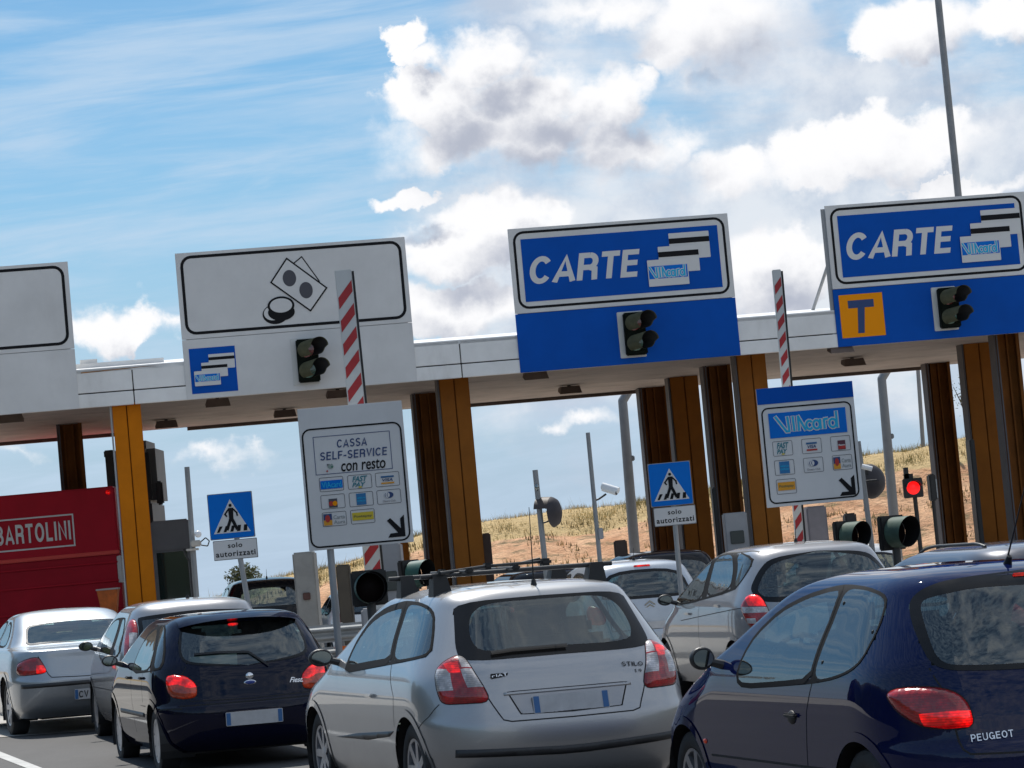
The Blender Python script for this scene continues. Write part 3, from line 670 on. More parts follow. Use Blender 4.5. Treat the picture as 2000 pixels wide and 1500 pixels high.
# outlines on the body skins in each car's own coordinates (side: x,z; rear: y,z; corner: diagonal,z; top: x,y)  LOCALJSON
OUTLINE = {
 'st_door': [(2.407, 0.907), (2.432, 1.034), (2.382, 1.15), (2.212, 1.28), (1.924, 1.35), (1.595, 1.38), (1.457, 1.382), (1.4, 1.258), (1.354, 1.137), (1.234, 0.982), (1.766, 0.946)],
 'st_quarter': [(1.393, 1.375), (1.12, 1.37), (0.828, 1.342), (0.684, 1.296), (0.581, 1.188), (0.472, 1.037), (0.739, 1.01), (1.187, 0.986), (1.314, 1.137), (1.347, 1.258)],
 'st_rear': [(0.019, 1.364), (0.565, 1.357), (0.595, 1.238), (0.644, 1.042), (0.599, 0.988), (-0.01, 0.991)],
 'st_rear_in': [(0.017, 1.341), (0.39, 1.34), (0.502, 1.27), (0.542, 1.121), (0.491, 1.034), (-0.022, 1.045)],
 'st_lamp': [(0.682, 1.033), (0.626, 1.017), (0.568, 0.955), (0.487, 0.851), (0.427, 0.734), (0.568, 0.736), (0.724, 0.738), (0.768, 0.815), (0.805, 0.943), (0.759, 0.997)],
 'st_lz1': [(0.831, 0.956), (0.686, 0.935), (0.644, 0.815), (0.784, 0.815)],
 'st_lz2': [(0.62, 0.934), (0.551, 0.945), (0.474, 0.828), (0.56, 0.826)],
 'st_lz3': [(0.675, 1.032), (0.601, 1.015), (0.553, 0.954), (0.617, 0.946)],
 'st_lz4': [(0.744, 0.975), (0.649, 0.982), (0.616, 0.916), (0.684, 0.917)],
 'st_gate': [(0.599, 0.988), (0.582, 0.955), (0.553, 0.836), (0.496, 0.712), (0.449, 0.62), (0.4, 0.607), (-0.004, 0.604)],
 'st_plate_recess': [(-0.036, 0.785), (0.394, 0.785), (0.333, 0.648), (-0.005, 0.639)],
 'st_strip': [(0.086, 0.431), (0.737, 0.455), (0.737, 0.407), (0.085, 0.38)],
 'st_side': [(2.71, 0.457), (2.071, 0.505), (1.057, 0.554), (1.196, 0.513), (1.778, 0.47)],
 'st_bumpercut': [(0.265, 0.739), (0.335, 0.665), (0.478, 0.587)],
 'st_doorline': [(1.208, 0.983), (1.013, 0.781), (1.05, 0.515)],
 'st_handle': [(1.606, 0.771)],
 'st_platec': [(-0.035, 0.693)],
 'st_wiper': [(0.441, 1.02), (0.305, 1.029), (-0.054, 1.029)],
 'st_badge': [(0.427, 0.889)],
 'st_badge2': [(-0.478, 0.892)],
 'st_antenna': [(0.636, 0.012)],
 'fi_door': [(1.648, 0.838), (1.693, 0.974), (1.68, 1.075), (1.573, 1.181), (1.281, 1.242), (1.136, 1.251), (0.842, 1.111), (0.537, 0.873)],
 'fi_rdoor': [(1.045, 1.251), (0.755, 1.255), (0.496, 1.089), (0.344, 0.896), (0.495, 0.873), (0.703, 1.083)],
 'fi_rear': [(-0.059, 1.268), (0.474, 1.247), (0.526, 1.202), (0.572, 1.02), (0.547, 0.932), (0.416, 0.897), (-0.052, 0.87)],
 'fi_lamp': [(0.703, 0.827), (0.629, 0.841), (0.521, 0.826), (0.442, 0.769), (0.415, 0.717), (0.414, 0.641), (0.508, 0.63), (0.629, 0.65), (0.686, 0.716)],
 'fi_lz1': [(0.747, 0.871), (0.48, 0.856), (0.39, 0.731), (0.467, 0.716), (0.564, 0.753), (0.722, 0.751)],
 'fi_bump': [(0.785, 0.551), (0.704, 0.554), (0.504, 0.554)],
 'fi_wiper': [(0.447, 0.989), (0.222, 0.99), (-0.023, 0.975), (-0.101, 0.913), (-0.177, 0.851)],
 'fi_badge': [(-0.039, 0.729)],
 'fi_text': [(-0.415, 0.716)],
 'li_door': [(2.246, 0.877), (2.221, 1.012), (2.133, 1.126), (1.9, 1.247), (1.617, 1.313), (1.355, 1.346), (1.191, 1.354), (1.167, 1.219), (1.193, 1.068), (1.196, 0.887), (1.643, 0.861), (2.13, 0.84)],
 'li_quarter': [(1.152, 1.348), (0.894, 1.338), (0.684, 1.31), (0.609, 1.269), (0.583, 1.148), (0.628, 1.002), (0.722, 0.949), (0.91, 0.91), (1.176, 0.885), (1.167, 1.068), (1.141, 1.219)],
 'li_rear': [(0.009, 1.372), (0.395, 1.354), (0.516, 1.32), (0.582, 1.264), (0.609, 1.17), (0.614, 1.071), (0.608, 1.0), (0.581, 0.958), (0.511, 0.937), (0.211, 0.922)],
 'li_rear_in': [(0.057, 1.301), (0.303, 1.305), (0.518, 1.276), (0.556, 1.238), (0.573, 1.108), (0.575, 1.018), (0.55, 0.974), (0.478, 0.96), (0.204, 0.948)],
 'li_lamp': [(0.83, 0.838), (0.796, 0.868), (0.694, 0.879), (0.558, 0.87), (0.478, 0.84), (0.429, 0.785), (0.409, 0.68), (0.522, 0.679), (0.634, 0.691), (0.757, 0.757)],
 'li_lz1': [(0.641, 0.75), (0.523, 0.757), (0.419, 0.755), (0.405, 0.684), (0.526, 0.679), (0.629, 0.698)],
 'li_gate': [(0.557, 0.674), (0.548, 0.584), (0.522, 0.562), (0.309, 0.554)],
 'li_gate2': [(0.615, 0.958), (0.604, 0.911), (0.588, 0.87)],
 'li_doorline': [(1.189, 0.885), (1.268, 0.745), (1.324, 0.473)],
 'li_handle': [(1.464, 0.712)],
 'li_repeater': [(2.774, 0.542)],
 'li_clips': [(1.088, 1.262), (0.63, 1.127), (1.101, 0.984)],
 'li_brake': [(0.083, 1.35)],
 'li_text': [(0.407, 0.635)],
 'li_antenna': [(0.708, -0.112)],
 'mo_w1': [(2.763, 1.042), (2.48, 1.209), (2.179, 1.348), (1.93, 1.45), (1.818, 1.491), (1.805, 1.301), (1.731, 1.057), (2.383, 1.006)],
 'mo_w2': [(1.765, 1.507), (1.202, 1.529), (0.917, 1.366), (0.8, 1.144), (1.609, 1.067), (1.671, 1.299)],
 'mo_w3': [(1.063, 1.527), (0.489, 1.471), (0.467, 1.348), (0.543, 1.226), (0.688, 1.138), (0.796, 1.354)],
 'mo_rear': [(-0.01, 1.485), (0.496, 1.45), (0.629, 1.337), (0.741, 1.157), (0.719, 1.073), (0.645, 1.007), (0.114, 1.007)],
 'mo_lamp': [(0.779, 1.102), (0.652, 1.091), (0.588, 1.017), (0.532, 0.893), (0.607, 0.803), (0.68, 0.737), (0.768, 0.796), (0.839, 0.919), (0.872, 0.991)],
 'mo_lz1': [(0.833, 1.119), (0.617, 1.108), (0.557, 0.975), (0.745, 0.986)],
 'mo_lz2': [(0.833, 0.979), (0.509, 0.961), (0.508, 0.911), (0.81, 0.918)],
 'mo_lz3': [(0.765, 0.866), (0.67, 0.862), (0.66, 0.811), (0.767, 0.816)],
 'mo_h1': [(1.102, 0.994)],
 'mo_h2': [(2.17, 0.915)],
 'mo_cut': [(0.209, 0.732), (0.322, 0.631), (0.545, 0.504)],
 'mo_waist': [(0.396, 0.97), (1.296, 0.916), (2.447, 0.844)],
 'mo_antenna': [(1.03, -0.137)],
 'pu_w1': [(2.201, 0.862), (2.132, 1.08), (2.078, 1.231), (1.744, 1.306), (1.363, 1.311), (1.191, 1.087), (1.225, 0.87)],
 'pu_w2': [(1.208, 1.316), (0.953, 1.306), (0.634, 1.141), (0.489, 0.936), (1.003, 0.878), (0.974, 1.088)],
 'pu_rear': [(0.097, 1.343), (0.575, 1.316), (0.599, 1.28), (0.598, 1.185), (0.642, 1.021), (0.685, 0.878), (0.167, 0.881)],
 'pu_lamp': [(0.899, 1.3), (0.79, 1.287), (0.702, 1.186), (0.665, 1.037), (0.696, 0.884), (0.763, 0.819), (0.81, 0.888), (0.857, 1.023), (0.92, 1.197)],
 'pu_lz1': [(0.795, 1.149), (0.656, 1.153), (0.61, 1.019), (0.732, 1.004)],
 'sa_rear': [(-0.059, 1.291), (0.484, 1.278), (0.566, 1.247), (0.624, 1.106), (0.64, 1.035), (0.419, 1.048), (-0.002, 1.045)],
 'sa_lamp': [(0.845, 0.828), (0.75, 0.877), (0.545, 0.918), (0.488, 0.826), (0.441, 0.735), (0.508, 0.711), (0.83, 0.704)],
 'sa_lz1': [(0.554, 0.813), (0.466, 0.806), (0.434, 0.711), (0.548, 0.72)],
 'sa_gate': [(0.621, 0.918), (0.528, 0.71), (0.494, 0.667), (0.116, 0.654)],
 'sa_strip': [(0.127, 0.607), (0.819, 0.603), (0.82, 0.555), (0.129, 0.56)],
 'sa_platec': [(0.162, 0.451)],
}
def T_(c, key, plane): return list(OUTLINE[key])


def hatch_front(): pass
# z, xr, dr, er, w, ef, df, xf
LV = {
'coupe': [(0.19, 0.16, 0.6, 3.0, 0.8, 3, 0.6, 4.02), (0.28, 0.07, 0.68, 3.2, 0.85, 3, 0.7, 4.12), (0.4, 0.015, 0.72, 3.3, 0.875, 3, 0.8, 4.17), (0.5, 0.0, 0.74, 3.4, 0.885, 3, 0.8, 4.18), (0.6, 0.01, 0.74, 3.5, 0.89, 3, 0.8, 4.15), (0.66, 0.04, 0.74, 3.5, 0.892, 3, 0.8, 4.08), (0.78, 0.085, 0.72, 3.5, 0.89, 3, 0.8, 3.9), (0.88, 0.12, 0.7, 3.5, 0.876, 3.2, 0.8, 3.55), (0.96, 0.17, 0.68, 3.6, 0.845, 2.6, 0.34, 3.18), (1.06, 0.25, 0.66, 3.8, 0.795, 2.6, 0.34, 2.98), (1.18, 0.345, 0.62, 4.0, 0.735, 2.6, 0.34, 2.74), (1.3, 0.44, 0.58, 4.2, 0.675, 2.6, 0.34, 2.48), (1.375, 0.5, 0.52, 4.2, 0.63, 2.6, 0.34, 2.28), (1.415, 0.56, 0.5, 4, 0.57, 2.6, 0.34, 2.12), (1.445, 0.7, 0.5, 3.6, 0.45, 2.6, 0.34, 1.96), (1.462, 0.95, 0.4, 3, 0.28, 2.6, 0.34, 1.8), (1.47, 1.25, 0.15, 2.5, 0.05, 2.6, 0.15, 1.55)],
'fies': [(0.18, 0.16, 0.55, 2.8, 0.72, 3, 0.6, 3.66), (0.27, 0.06, 0.6, 3.0, 0.77, 3, 0.7, 3.76), (0.38, 0.01, 0.64, 3.0, 0.795, 3, 0.8, 3.81), (0.5, 0.0, 0.66, 3.1, 0.803, 3, 0.8, 3.83), (0.565, 0.015, 0.66, 3.1, 0.806, 3, 0.8, 3.8), (0.585, 0.055, 0.64, 3.1, 0.808, 3, 0.8, 3.79), (0.7, 0.085, 0.64, 3.1, 0.812, 3, 0.8, 3.62), (0.82, 0.115, 0.62, 3.1, 0.806, 3.2, 0.8, 3.32), (0.9, 0.155, 0.6, 3.2, 0.785, 2.6, 0.34, 2.96), (0.99, 0.22, 0.58, 3.3, 0.742, 2.6, 0.34, 2.78), (1.09, 0.3, 0.54, 3.5, 0.69, 2.6, 0.34, 2.57), (1.19, 0.39, 0.5, 3.7, 0.635, 2.6, 0.34, 2.33), (1.26, 0.46, 0.46, 3.7, 0.59, 2.6, 0.34, 2.12), (1.295, 0.52, 0.45, 3.6, 0.53, 2.6, 0.34, 1.98), (1.32, 0.66, 0.45, 3.4, 0.42, 2.6, 0.34, 1.82), (1.332, 0.9, 0.35, 3, 0.25, 2.6, 0.34, 1.68), (1.337, 1.1, 0.15, 2.5, 0.05, 2.6, 0.15, 1.45)],
'saloon': [(0.2, 0.22, 0.6, 3.0, 0.82, 3, 0.6, 4.5), (0.3, 0.09, 0.66, 3.2, 0.87, 3, 0.7, 4.6), (0.42, 0.03, 0.7, 3.3, 0.895, 3, 0.8, 4.66), (0.55, 0.0, 0.72, 3.3, 0.905, 3, 0.8, 4.68), (0.64, 0.0, 0.72, 3.3, 0.907, 3, 0.8, 4.66), (0.68, 0.03, 0.72, 3.3, 0.907, 3, 0.8, 4.6), (0.78, 0.055, 0.72, 3.3, 0.903, 3, 0.8, 4.42), (0.88, 0.075, 0.72, 3.4, 0.89, 3.2, 0.8, 4.02), (0.955, 0.085, 0.72, 3.5, 0.868, 3.4, 0.8, 3.55), (0.985, 0.12, 0.72, 3.6, 0.855, 3.4, 0.8, 3.46), (1.005, 0.34, 0.7, 3.8, 0.835, 3.5, 0.75, 3.4), (1.03, 0.68, 0.6, 4.0, 0.805, 2.6, 0.34, 3.34), (1.12, 0.92, 0.55, 4.2, 0.745, 2.6, 0.34, 3.14), (1.22, 1.14, 0.5, 4.2, 0.69, 2.6, 0.34, 2.9), (1.32, 1.4, 0.45, 4.2, 0.635, 2.6, 0.34, 2.66), (1.38, 1.58, 0.4, 4, 0.585, 2.6, 0.34, 2.5), (1.415, 1.72, 0.3, 3.6, 0.49, 2.6, 0.34, 2.38), (1.435, 1.88, 0.2, 3, 0.3, 2.6, 0.3, 2.26), (1.443, 1.98, 0.08, 2.5, 0.05, 2.6, 0.08, 2.14)],
'lion': [(0.19, 0.14, 0.6, 2.8, 0.735, 3, 0.6, 3.68), (0.28, 0.05, 0.66, 3.0, 0.785, 3, 0.7, 3.78), (0.4, 0.01, 0.7, 3.0, 0.812, 3, 0.8, 3.82), (0.5, 0.0, 0.72, 3.0, 0.82, 3, 0.8, 3.835), (0.585, 0.01, 0.72, 3.0, 0.824, 3, 0.8, 3.82), (0.62, 0.045, 0.7, 3.0, 0.825, 3, 0.8, 3.78), (0.74, 0.06, 0.7, 3.0, 0.826, 3, 0.8, 3.62), (0.86, 0.085, 0.7, 3.0, 0.82, 3.2, 0.8, 3.32), (0.95, 0.12, 0.68, 3.1, 0.8, 2.6, 0.34, 2.97), (1.05, 0.175, 0.66, 3.2, 0.758, 2.6, 0.26, 2.68), (1.16, 0.245, 0.62, 3.3, 0.705, 2.6, 0.26, 2.44), (1.27, 0.325, 0.58, 3.4, 0.65, 2.6, 0.26, 2.19), (1.335, 0.38, 0.52, 3.5, 0.605, 2.6, 0.26, 2.02), (1.375, 0.44, 0.5, 3.4, 0.545, 2.6, 0.26, 1.88), (1.405, 0.6, 0.5, 3.2, 0.43, 2.6, 0.26, 1.72), (1.42, 0.85, 0.4, 3, 0.26, 2.6, 0.26, 1.58), (1.428, 1.1, 0.15, 2.5, 0.05, 2.6, 0.15, 1.36)],
'mono': [(0.19, 0.14, 0.6, 3, 0.8, 3, 0.6, 3.68), (0.28, 0.05, 0.62, 3.2, 0.845, 3, 0.7, 3.78), (0.4, 0.01, 0.66, 3.2, 0.868, 3, 0.8, 3.82), (0.52, 0.0, 0.68, 3.3, 0.878, 3, 0.8, 3.84), (0.62, 0.01, 0.68, 3.3, 0.882, 3, 0.8, 3.82), (0.68, 0.04, 0.68, 3.3, 0.884, 3, 0.8, 3.76), (0.82, 0.055, 0.68, 3.3, 0.882, 3, 0.8, 3.62), (0.94, 0.075, 0.66, 3.3, 0.872, 3.2, 0.8, 3.34), (1.03, 0.1, 0.64, 3.4, 0.85, 2.6, 0.34, 3.05), (1.13, 0.135, 0.62, 3.5, 0.81, 2.6, 0.34, 2.86), (1.25, 0.19, 0.58, 3.6, 0.76, 2.6, 0.34, 2.62), (1.37, 0.26, 0.54, 3.8, 0.705, 2.6, 0.34, 2.36), (1.46, 0.32, 0.5, 3.9, 0.658, 2.6, 0.34, 2.14), (1.515, 0.38, 0.48, 3.8, 0.605, 2.6, 0.34, 1.98), (1.555, 0.52, 0.48, 3.4, 0.5, 2.6, 0.34, 1.82), (1.58, 0.78, 0.4, 3, 0.31, 2.6, 0.34, 1.66), (1.59, 1.05, 0.15, 2.5, 0.05, 2.6, 0.15, 1.45)],
}
def scaled(base, sx=1, sy=1, sz=1, estate=False): return [(z * sz, xr * sx, dr * sx, er, w * sy, ef, df * sx, xf * sx) for z, xr, dr, er, w, ef, df, xf in LV[base]]
def front_glass(c, z0, z1, w0, w1):
    """windscreen, not seen from behind but letting the daylight through"""
    c.window('windscreen', 'F', [(w0, z0), (w1, z1), (-w1, z1), (-w0, z0)], GL, M_['frit'], inset=.04)
def lamps(c, key, base, zones=(), zm=(), off=.004, bulge=.022):
    P = T_(c, key, 'C'); Z = [T_(c, k, 'C') for k in zones]
    for sd in (1, -1):
        c.patch('tail_light', 'C', P, base, sd, off=off, bulge=bulge, rim=.004, smooth=2, mats=[base] + list(zm), zones=Z, bw=.045, h=.014)
        c.line('C', smoothpoly(P, 2), .010, sd, .0016, closed=True)

# ---- silver three-door hatchback in the middle lane
c = Car('stilo', LV['coupe'], tilt(.19, 17.64, 17.5), SILVER, 'silver three-door hatchback with roof bars and red and clear tail lights', wheels=[(.74, .31), (3.34, .31)], wr=.31, ww=.20, arch=.365)
c.zbelt = .95; c.rear_in = .55; STILO = c
c.surround('st_door', 'st_quarter'); c.window('side_window', 'S', T_(c, 'st_door', 'S'), GL, M_['rub'], (1, -1), inset=.05, smooth=1)
c.window('side_window', 'S', T_(c, 'st_quarter', 'S'), GL, M_['rub'], (1, -1), inset=.018)
c.window('rear_window', 'R', mirror_poly(T_(c, 'st_rear', 'R')), GL, M_['frit'], inner=mirror_poly(T_(c, 'st_rear_in', 'R')), smooth=2)
front_glass(c, .99, 1.34, .66, .53)
lamps(c, 'st_lamp', RED, ('st_lz1', 'st_lz2', 'st_lz3', 'st_lz4'), (CLR, CLR, CLR, REDL))
# zones start at material 1: clear, clear, clear, lit
h_ = T_(c, 'st_gate', 'R'); c.line('R', h_ + [(-a, b) for a, b in h_[::-1]], .008)
h_ = T_(c, 'st_plate_recess', 'R'); hp = mirror_poly(h_); c.line('R', hp, .010, closed=True)
c.patch('plate_recess_shade', 'R', [(a * .97, b) for a, b in hp], SILVER2, off=.0012, smooth=0)  # flat patch in darker silver, standing for the shade inside a recess
c.strip('boot_lip', 'R', [(.42, hp[0][1] - .002), (.42, hp[0][1] - .020), (-.42, hp[0][1] - .020), (-.42, hp[0][1] - .002)], SILVER, off=.004, bulge=.02)
hs = T_(c, 'st_strip', 'R'); c.strip('bumper_strip', 'R', mirror_poly(hs), M_['trim'], off=.004, bulge=.010)
for sd in (1, -1):
    c.strip('side_strip', 'S', T_(c, 'st_side', 'S'), M_['trim'], sd)
    c.line('S', T_(c, 'st_bumpercut', 'S'), .006, sd); c.line('S', T_(c, 'st_doorline', 'S'), .006, sd)
    c.mirror(2.66, .97, sd, (.065, .088, .062))
c.handle(*T_(c, 'st_handle', 'S')[0])
c.plate(0, T_(c, 'st_platec', 'R')[0][1], .50, .115)
wp = T_(c, 'st_wiper', 'R'); mw = MB()
c.line('R', wp, .022, 1, .022, mb=mw); c.line('R', wp, .012, 1, .030, mb=mw); mw.build('wiper', M_['black'], c.root)
q = T_(c, 'st_badge', 'R')[0]
p, n = c.hit('R', *q); MB().bbox(p + n * .004, (.006, .115, .030), .003).build('badge_plate', M_['ink'], c.root)
c.badge_caps('FIAT', .098, .020, q[0], q[1], M_['chrome'], 1.0, .0125)
q = T_(c, 'st_badge2', 'R'); c.badge_caps('STILO', .15, .030, -abs(q[0][0]) + .02, q[0][1], M_['trim'], .9)
c.badge_caps('1.9', .05, .022, -abs(q[0][0]) - .01, q[0][1] - .045, M_['trim'], .8)
a_ = T_(c, 'st_antenna', 'T')[0]; c.antenna(a_[0], 0, .50, -.02)
c.finish()
# roof bars with a folded carrier strapped to them
rk = empty('roof_rack', 'black roof bars with folded clamps on the silver three-door hatchback', 'roof rack'); rk.matrix_world = c.M
def zr(x, y): return c.hit('T', x, y)[0].z
for x in (.98, 1.80):
    m = MB(); m.tube((x, .66, 1.535), (x, -.66, 1.535), .016, n=10); m.build('roof_bar', M_['trim'], rk, True)
    for sd in (1, -1):
        z = zr(x, .54 * sd); m = MB()
        m.add([(x - .07, .60 * sd, z - .045), (x + .07, .60 * sd, z - .045), (x + .06, .47 * sd, z + .0), (x - .06, .47 * sd, z + .0), (x - .045, .585 * sd, 1.55), (x + .045, .585 * sd, 1.55), (x + .045, .50 * sd, 1.55), (x - .045, .50 * sd, 1.55)],
              [(0, 1, 2, 3), (4, 5, 6, 7), (0, 1, 5, 4), (1, 2, 6, 5), (2, 3, 7, 6), (3, 0, 4, 7)]); m.build('rack_foot', M_['black'], rk)
m = MB()
for y in (.30, -.02):
    m.tube((.80, y + .10, 1.552), (2.0, y, 1.555), .011, n=8); m.bbox((1.0, y + .03, 1.555), (.12, .05, .035), .01); m.bbox((1.7, y + .01, 1.56), (.10, .05, .035), .01)
m.tube((.9, .55, 1.55), (1.25, .12, 1.575), .013); m.tube((1.25, .12, 1.575), (1.66, -.42, 1.58), .011); m.bbox((1.25, .12, 1.575), (.08, .07, .045), .015); m.bbox((1.62, -.40, 1.575), (.10, .08, .05), .015)
m.tube((1.72, -.1, 1.555), (1.72, -.40, 1.60), .010)
m.build('folded_carrier', M_['black'], rk, True)

# ---- navy five-door with rounded back
c = Car('fiesta', LV['fies'], tilt(-2.49, 24.5, 16.0) @ Matrix.Translation((0, 0, -.03)) @ Matrix.Diagonal((1, 1, 1.03, 1)), NAVY, 'small navy hatchback with lit brake lights and a paper behind its rear window', wheels=[(.62, .28), (3.07, .28)], wr=.285, ww=.175, arch=.335, hubs='cap')
c.zbelt = .88; c.rear_in = .42
c.surround('fi_door', 'fi_rdoor'); c.window('side_window', 'S', T_(c, 'fi_door', 'S'), GL, M_['rub'], (1, -1), inset=.03)
c.window('side_window', 'S', T_(c, 'fi_rdoor', 'S'), GL, M_['rub'], (1, -1), inset=.02)
c.window('rear_window', 'R', mirror_poly(T_(c, 'fi_rear', 'R')), GL, M_['frit'], inset=.022, smooth=3)
front_glass(c, .93, 1.24, .60, .50)
lamps(c, 'fi_lamp', AMB, ('fi_lz1',), (REDL,))
c.line('C', T_(c, 'fi_bump', 'C'), .012, 1); c.line('C', T_(c, 'fi_bump', 'C'), .012, -1); b_ = T_(c, 'fi_bump', 'R')
c.line('R', [(.62, .575), (.3, .575), (0, .575), (-.3, .575), (-.62, .575)], .012)
c.line('R', [(.53, .90), (.60, .80), (.585, .70), (.52, .61), (0, .598), (-.52, .61), (-.585, .70), (-.60, .80), (-.53, .90)], .007)
for sd in (1, -1):
    c.mirror(2.42, .90, sd, (.06, .078, .052)); c.line('S', [(1.70, .88), (1.74, .6), (1.70, .32)], .006, sd); c.line('S', [(.95, .92), (1.02, .78), (1.05, .60)], .006, sd)
    c.handle(1.85, .80, sd, 'black', .15); c.handle(1.02, .81, sd, 'black', .13)
    c.strip('side_strip', 'S', [(1.05, .47), (1.05, .51), (2.55, .51), (2.55, .47)], M_['trim'], sd)
# lip over the rear window
m = MB(); N = 16; vs = []
for i in range(N + 1):
    y = -.53 + 1.06 * i / N; p, n = c.hit('T', .66, y); k = 1 - (abs(y) / .53) ** 4
    xb = c.hit('R', y, 1.235)[0].x
    vs += [(.66, y, p.z + .003), (.42 + .10 * (1 - k), y, 1.305 + .0 - .02 * (1 - k) - .03 * (y / .53) ** 2 + .012), (.30 + .12 * (1 - k) + .05 * (y / .53) ** 2, y, 1.275 - .03 * (y / .53) ** 2 - .02 * (1 - k)), (xb + .03, y, 1.235)]
m.add(vs, [(4 * i + j, 4 * i + j + 1, 4 * i + 5 + j, 4 * i + 4 + j) for i in range(N) for j in range(3)] + [(0, 1, 2, 3), (4 * N, 4 * N + 1, 4 * N + 2, 4 * N + 3)])
m.build('roof_spoiler', NAVY, c.root, True)
bl_ = MB(); bl_.bbox((.42, .06, 1.225), (.04, .09, .02), .006); bl_.build('brake_light', REDL, c.root)
c.plate(0, .44, .50, .115)
mw = MB(); wp = T_(c, 'fi_wiper', 'R'); c.line('R', wp, .016, 1, .018, mb=mw); mw.build('wiper', M_['black'], c.root)
q = T_(c, 'fi_badge', 'R')[0]; p, n = c.hit('R', 0, q[1]); m = MB(); m.ellipsoid(p, (.012, .055, .024), 20, 10); o_ = m.build('badge', M_['chrome'], c.root, True)
m = MB(); m.ellipsoid(p + n * .004, (.012, .046, .017), 20, 10); m.build('badge_field', mat('badge_blue', (.02, .05, .25), .2), o_, True)
m = MB(); m.ellipsoid(p + Vector((.01, 0, .055)), (.012, .035, .03), 14, 8); m.build('tailgate_lock', M_['chrome'], c.root, True)
q = T_(c, 'fi_text', 'R')[0]; c.badge_text('lettering', 'Fiesta', .062, 'R', q[0], q[1], M_['chrome'], shear=.5, bold=.0008)
c.finish(under=.2)
sh_ = MB().bbox((.60, .22, .92), (.02, .42, .10), .004); sh_.build('paper_sheet', M_['paper'], c.root)

# ---- dark blue three-door, nearest
c = Car('lion', LV['lion'], tilt(2.44, 13.0, 16.5), NAVY2, 'dark blue hatchback with a large oval red tail light, nearest at the right', wheels=[(.68, .29), (3.12, .29)], wr=.295, ww=.185, arch=.35)
c.zbelt = .92; c.rear_in = .42
c.surround('li_door', 'li_quarter'); c.window('side_window', 'S', T_(c, 'li_door', 'S'), GL, M_['rub'], (1, -1), inset=.026, smooth=1)
c.window('side_window', 'S', T_(c, 'li_quarter', 'S'), GL, M_['rub'], (1, -1), inset=.013)
c.window('rear_window', 'R', mirror_poly(T_(c, 'li_rear', 'R')), GL, M_['frit'], inner=mirror_poly(T_(c, 'li_rear_in', 'R')), smooth=2)
front_glass(c, .98, 1.30, .62, .50)
lamps(c, 'li_lamp', RED, ('li_lz1',), (REDL,), bulge=.030)
h_ = T_(c, 'li_gate', 'R'); c.line('R', h_ + [(-a, b) for a, b in h_[::-1]], .009)
h_ = T_(c, 'li_gate2', 'R'); c.line('R', h_ , .007); c.line('R', [(-a, b) for a, b in h_], .007)
for sd in (1, -1):
    c.line('S', T_(c, 'li_doorline', 'S'), .007, sd); c.mirror(2.48, .95, sd, (.06, .070, .062))
    c.line('S', [(1.10, .47), (2.70, .47)], .012, sd)
    o_ = MB(); p, n = c.hit('S', *T_(c, 'li_handle', 'S')[0], sd); o_.ellipsoid(p, (.05, .016, .035), 16, 8); o_.bbox(p + Vector((.0, .012 * sd, .01)), (.15, .022, .022), .008); o_.build('door_handle', M_['black'], c.root, True)
    p, n = c.hit('S', *T_(c, 'li_repeater', 'S')[0], sd); MB().ellipsoid(p, (.022, .012, .016), 12, 8).build('side_repeater', AMB, c.root, True)
    for k in T_(c, 'li_clips', 'S'):
        p, n = c.hit('S', *k, sd); MB().ellipsoid(p, (.008, .008, .014), 10, 6).build('window_clip', M_['black'], c.root, True)
p, n = c.hit('R', *T_(c, 'li_brake', 'R')[0]); MB().bbox((p.x - .004, 0, p.z), (.02, .16, .022), .006).build('brake_light', REDL, c.root)
q = T_(c, 'li_text', 'R')[0]; c.badge_caps('PEUGEOT', .20, .034, q[0], q[1], M_['chrome'], .8)
a_ = T_(c, 'li_antenna', 'T')[0]; c.antenna(.60, 0, .42, -.30)
c.plate(0, .50, .50, .11); c.finish()
m = MB(); p, n = c.hit('R', 0, .80); m.bbox(p + n * .01, (.02, .26, .03), .008); m.build('tailgate_handle', M_['black'], c.root, True)

# ---- silver compact people carrier
c = Car('mono', LV['mono'], tilt(2.95, 27.9, 12.8), SILVER2, 'tall silver-grey car with curved tail light, beside the dark blue hatchback', wheels=[(.62, .31), (3.19, .31)], wr=.31, ww=.2, arch=.365)
c.zbelt = 1.02; c.rear_in = .30
c.surround('mo_w1', 'mo_w2', 'mo_w3')
for k in ('mo_w1', 'mo_w2', 'mo_w3'): c.window('side_window', 'S', T_(c, k, 'S'), GL, M_['rub'], (1, -1), inset=.02)
c.window('rear_window', 'R', mirror_poly(T_(c, 'mo_rear', 'R')), GLD, M_['frit'], inset=.05)
front_glass(c, 1.06, 1.42, .70, .56)
lamps(c, 'mo_lamp', RED, ('mo_lz1', 'mo_lz2', 'mo_lz3'), (REDL, CLR, CLR), off=.010)
for sd in (1, -1):
    c.mirror(2.66, 1.02, sd, (.06, .085, .06)); c.handle(*T_(c, 'mo_h1', 'S')[0], sd); c.handle(*T_(c, 'mo_h2', 'S')[0], sd)
    c.line('S', T_(c, 'mo_cut', 'S'), .007, sd); c.line('S', [(1.78, 1.0), (1.80, .7), (1.78, .32)], .006, sd); c.line('S', T_(c, 'mo_waist', 'S'), .008, sd)
    c.line('T', [(.50, .56 * sd), (.8, .585 * sd), (1.9, .585 * sd)], .018, 1, .002)
a_ = T_(c, 'mo_antenna', 'T')[0]; c.antenna(a_[0], 0, .16, -.03); c.plate(0, .62); c.finish()

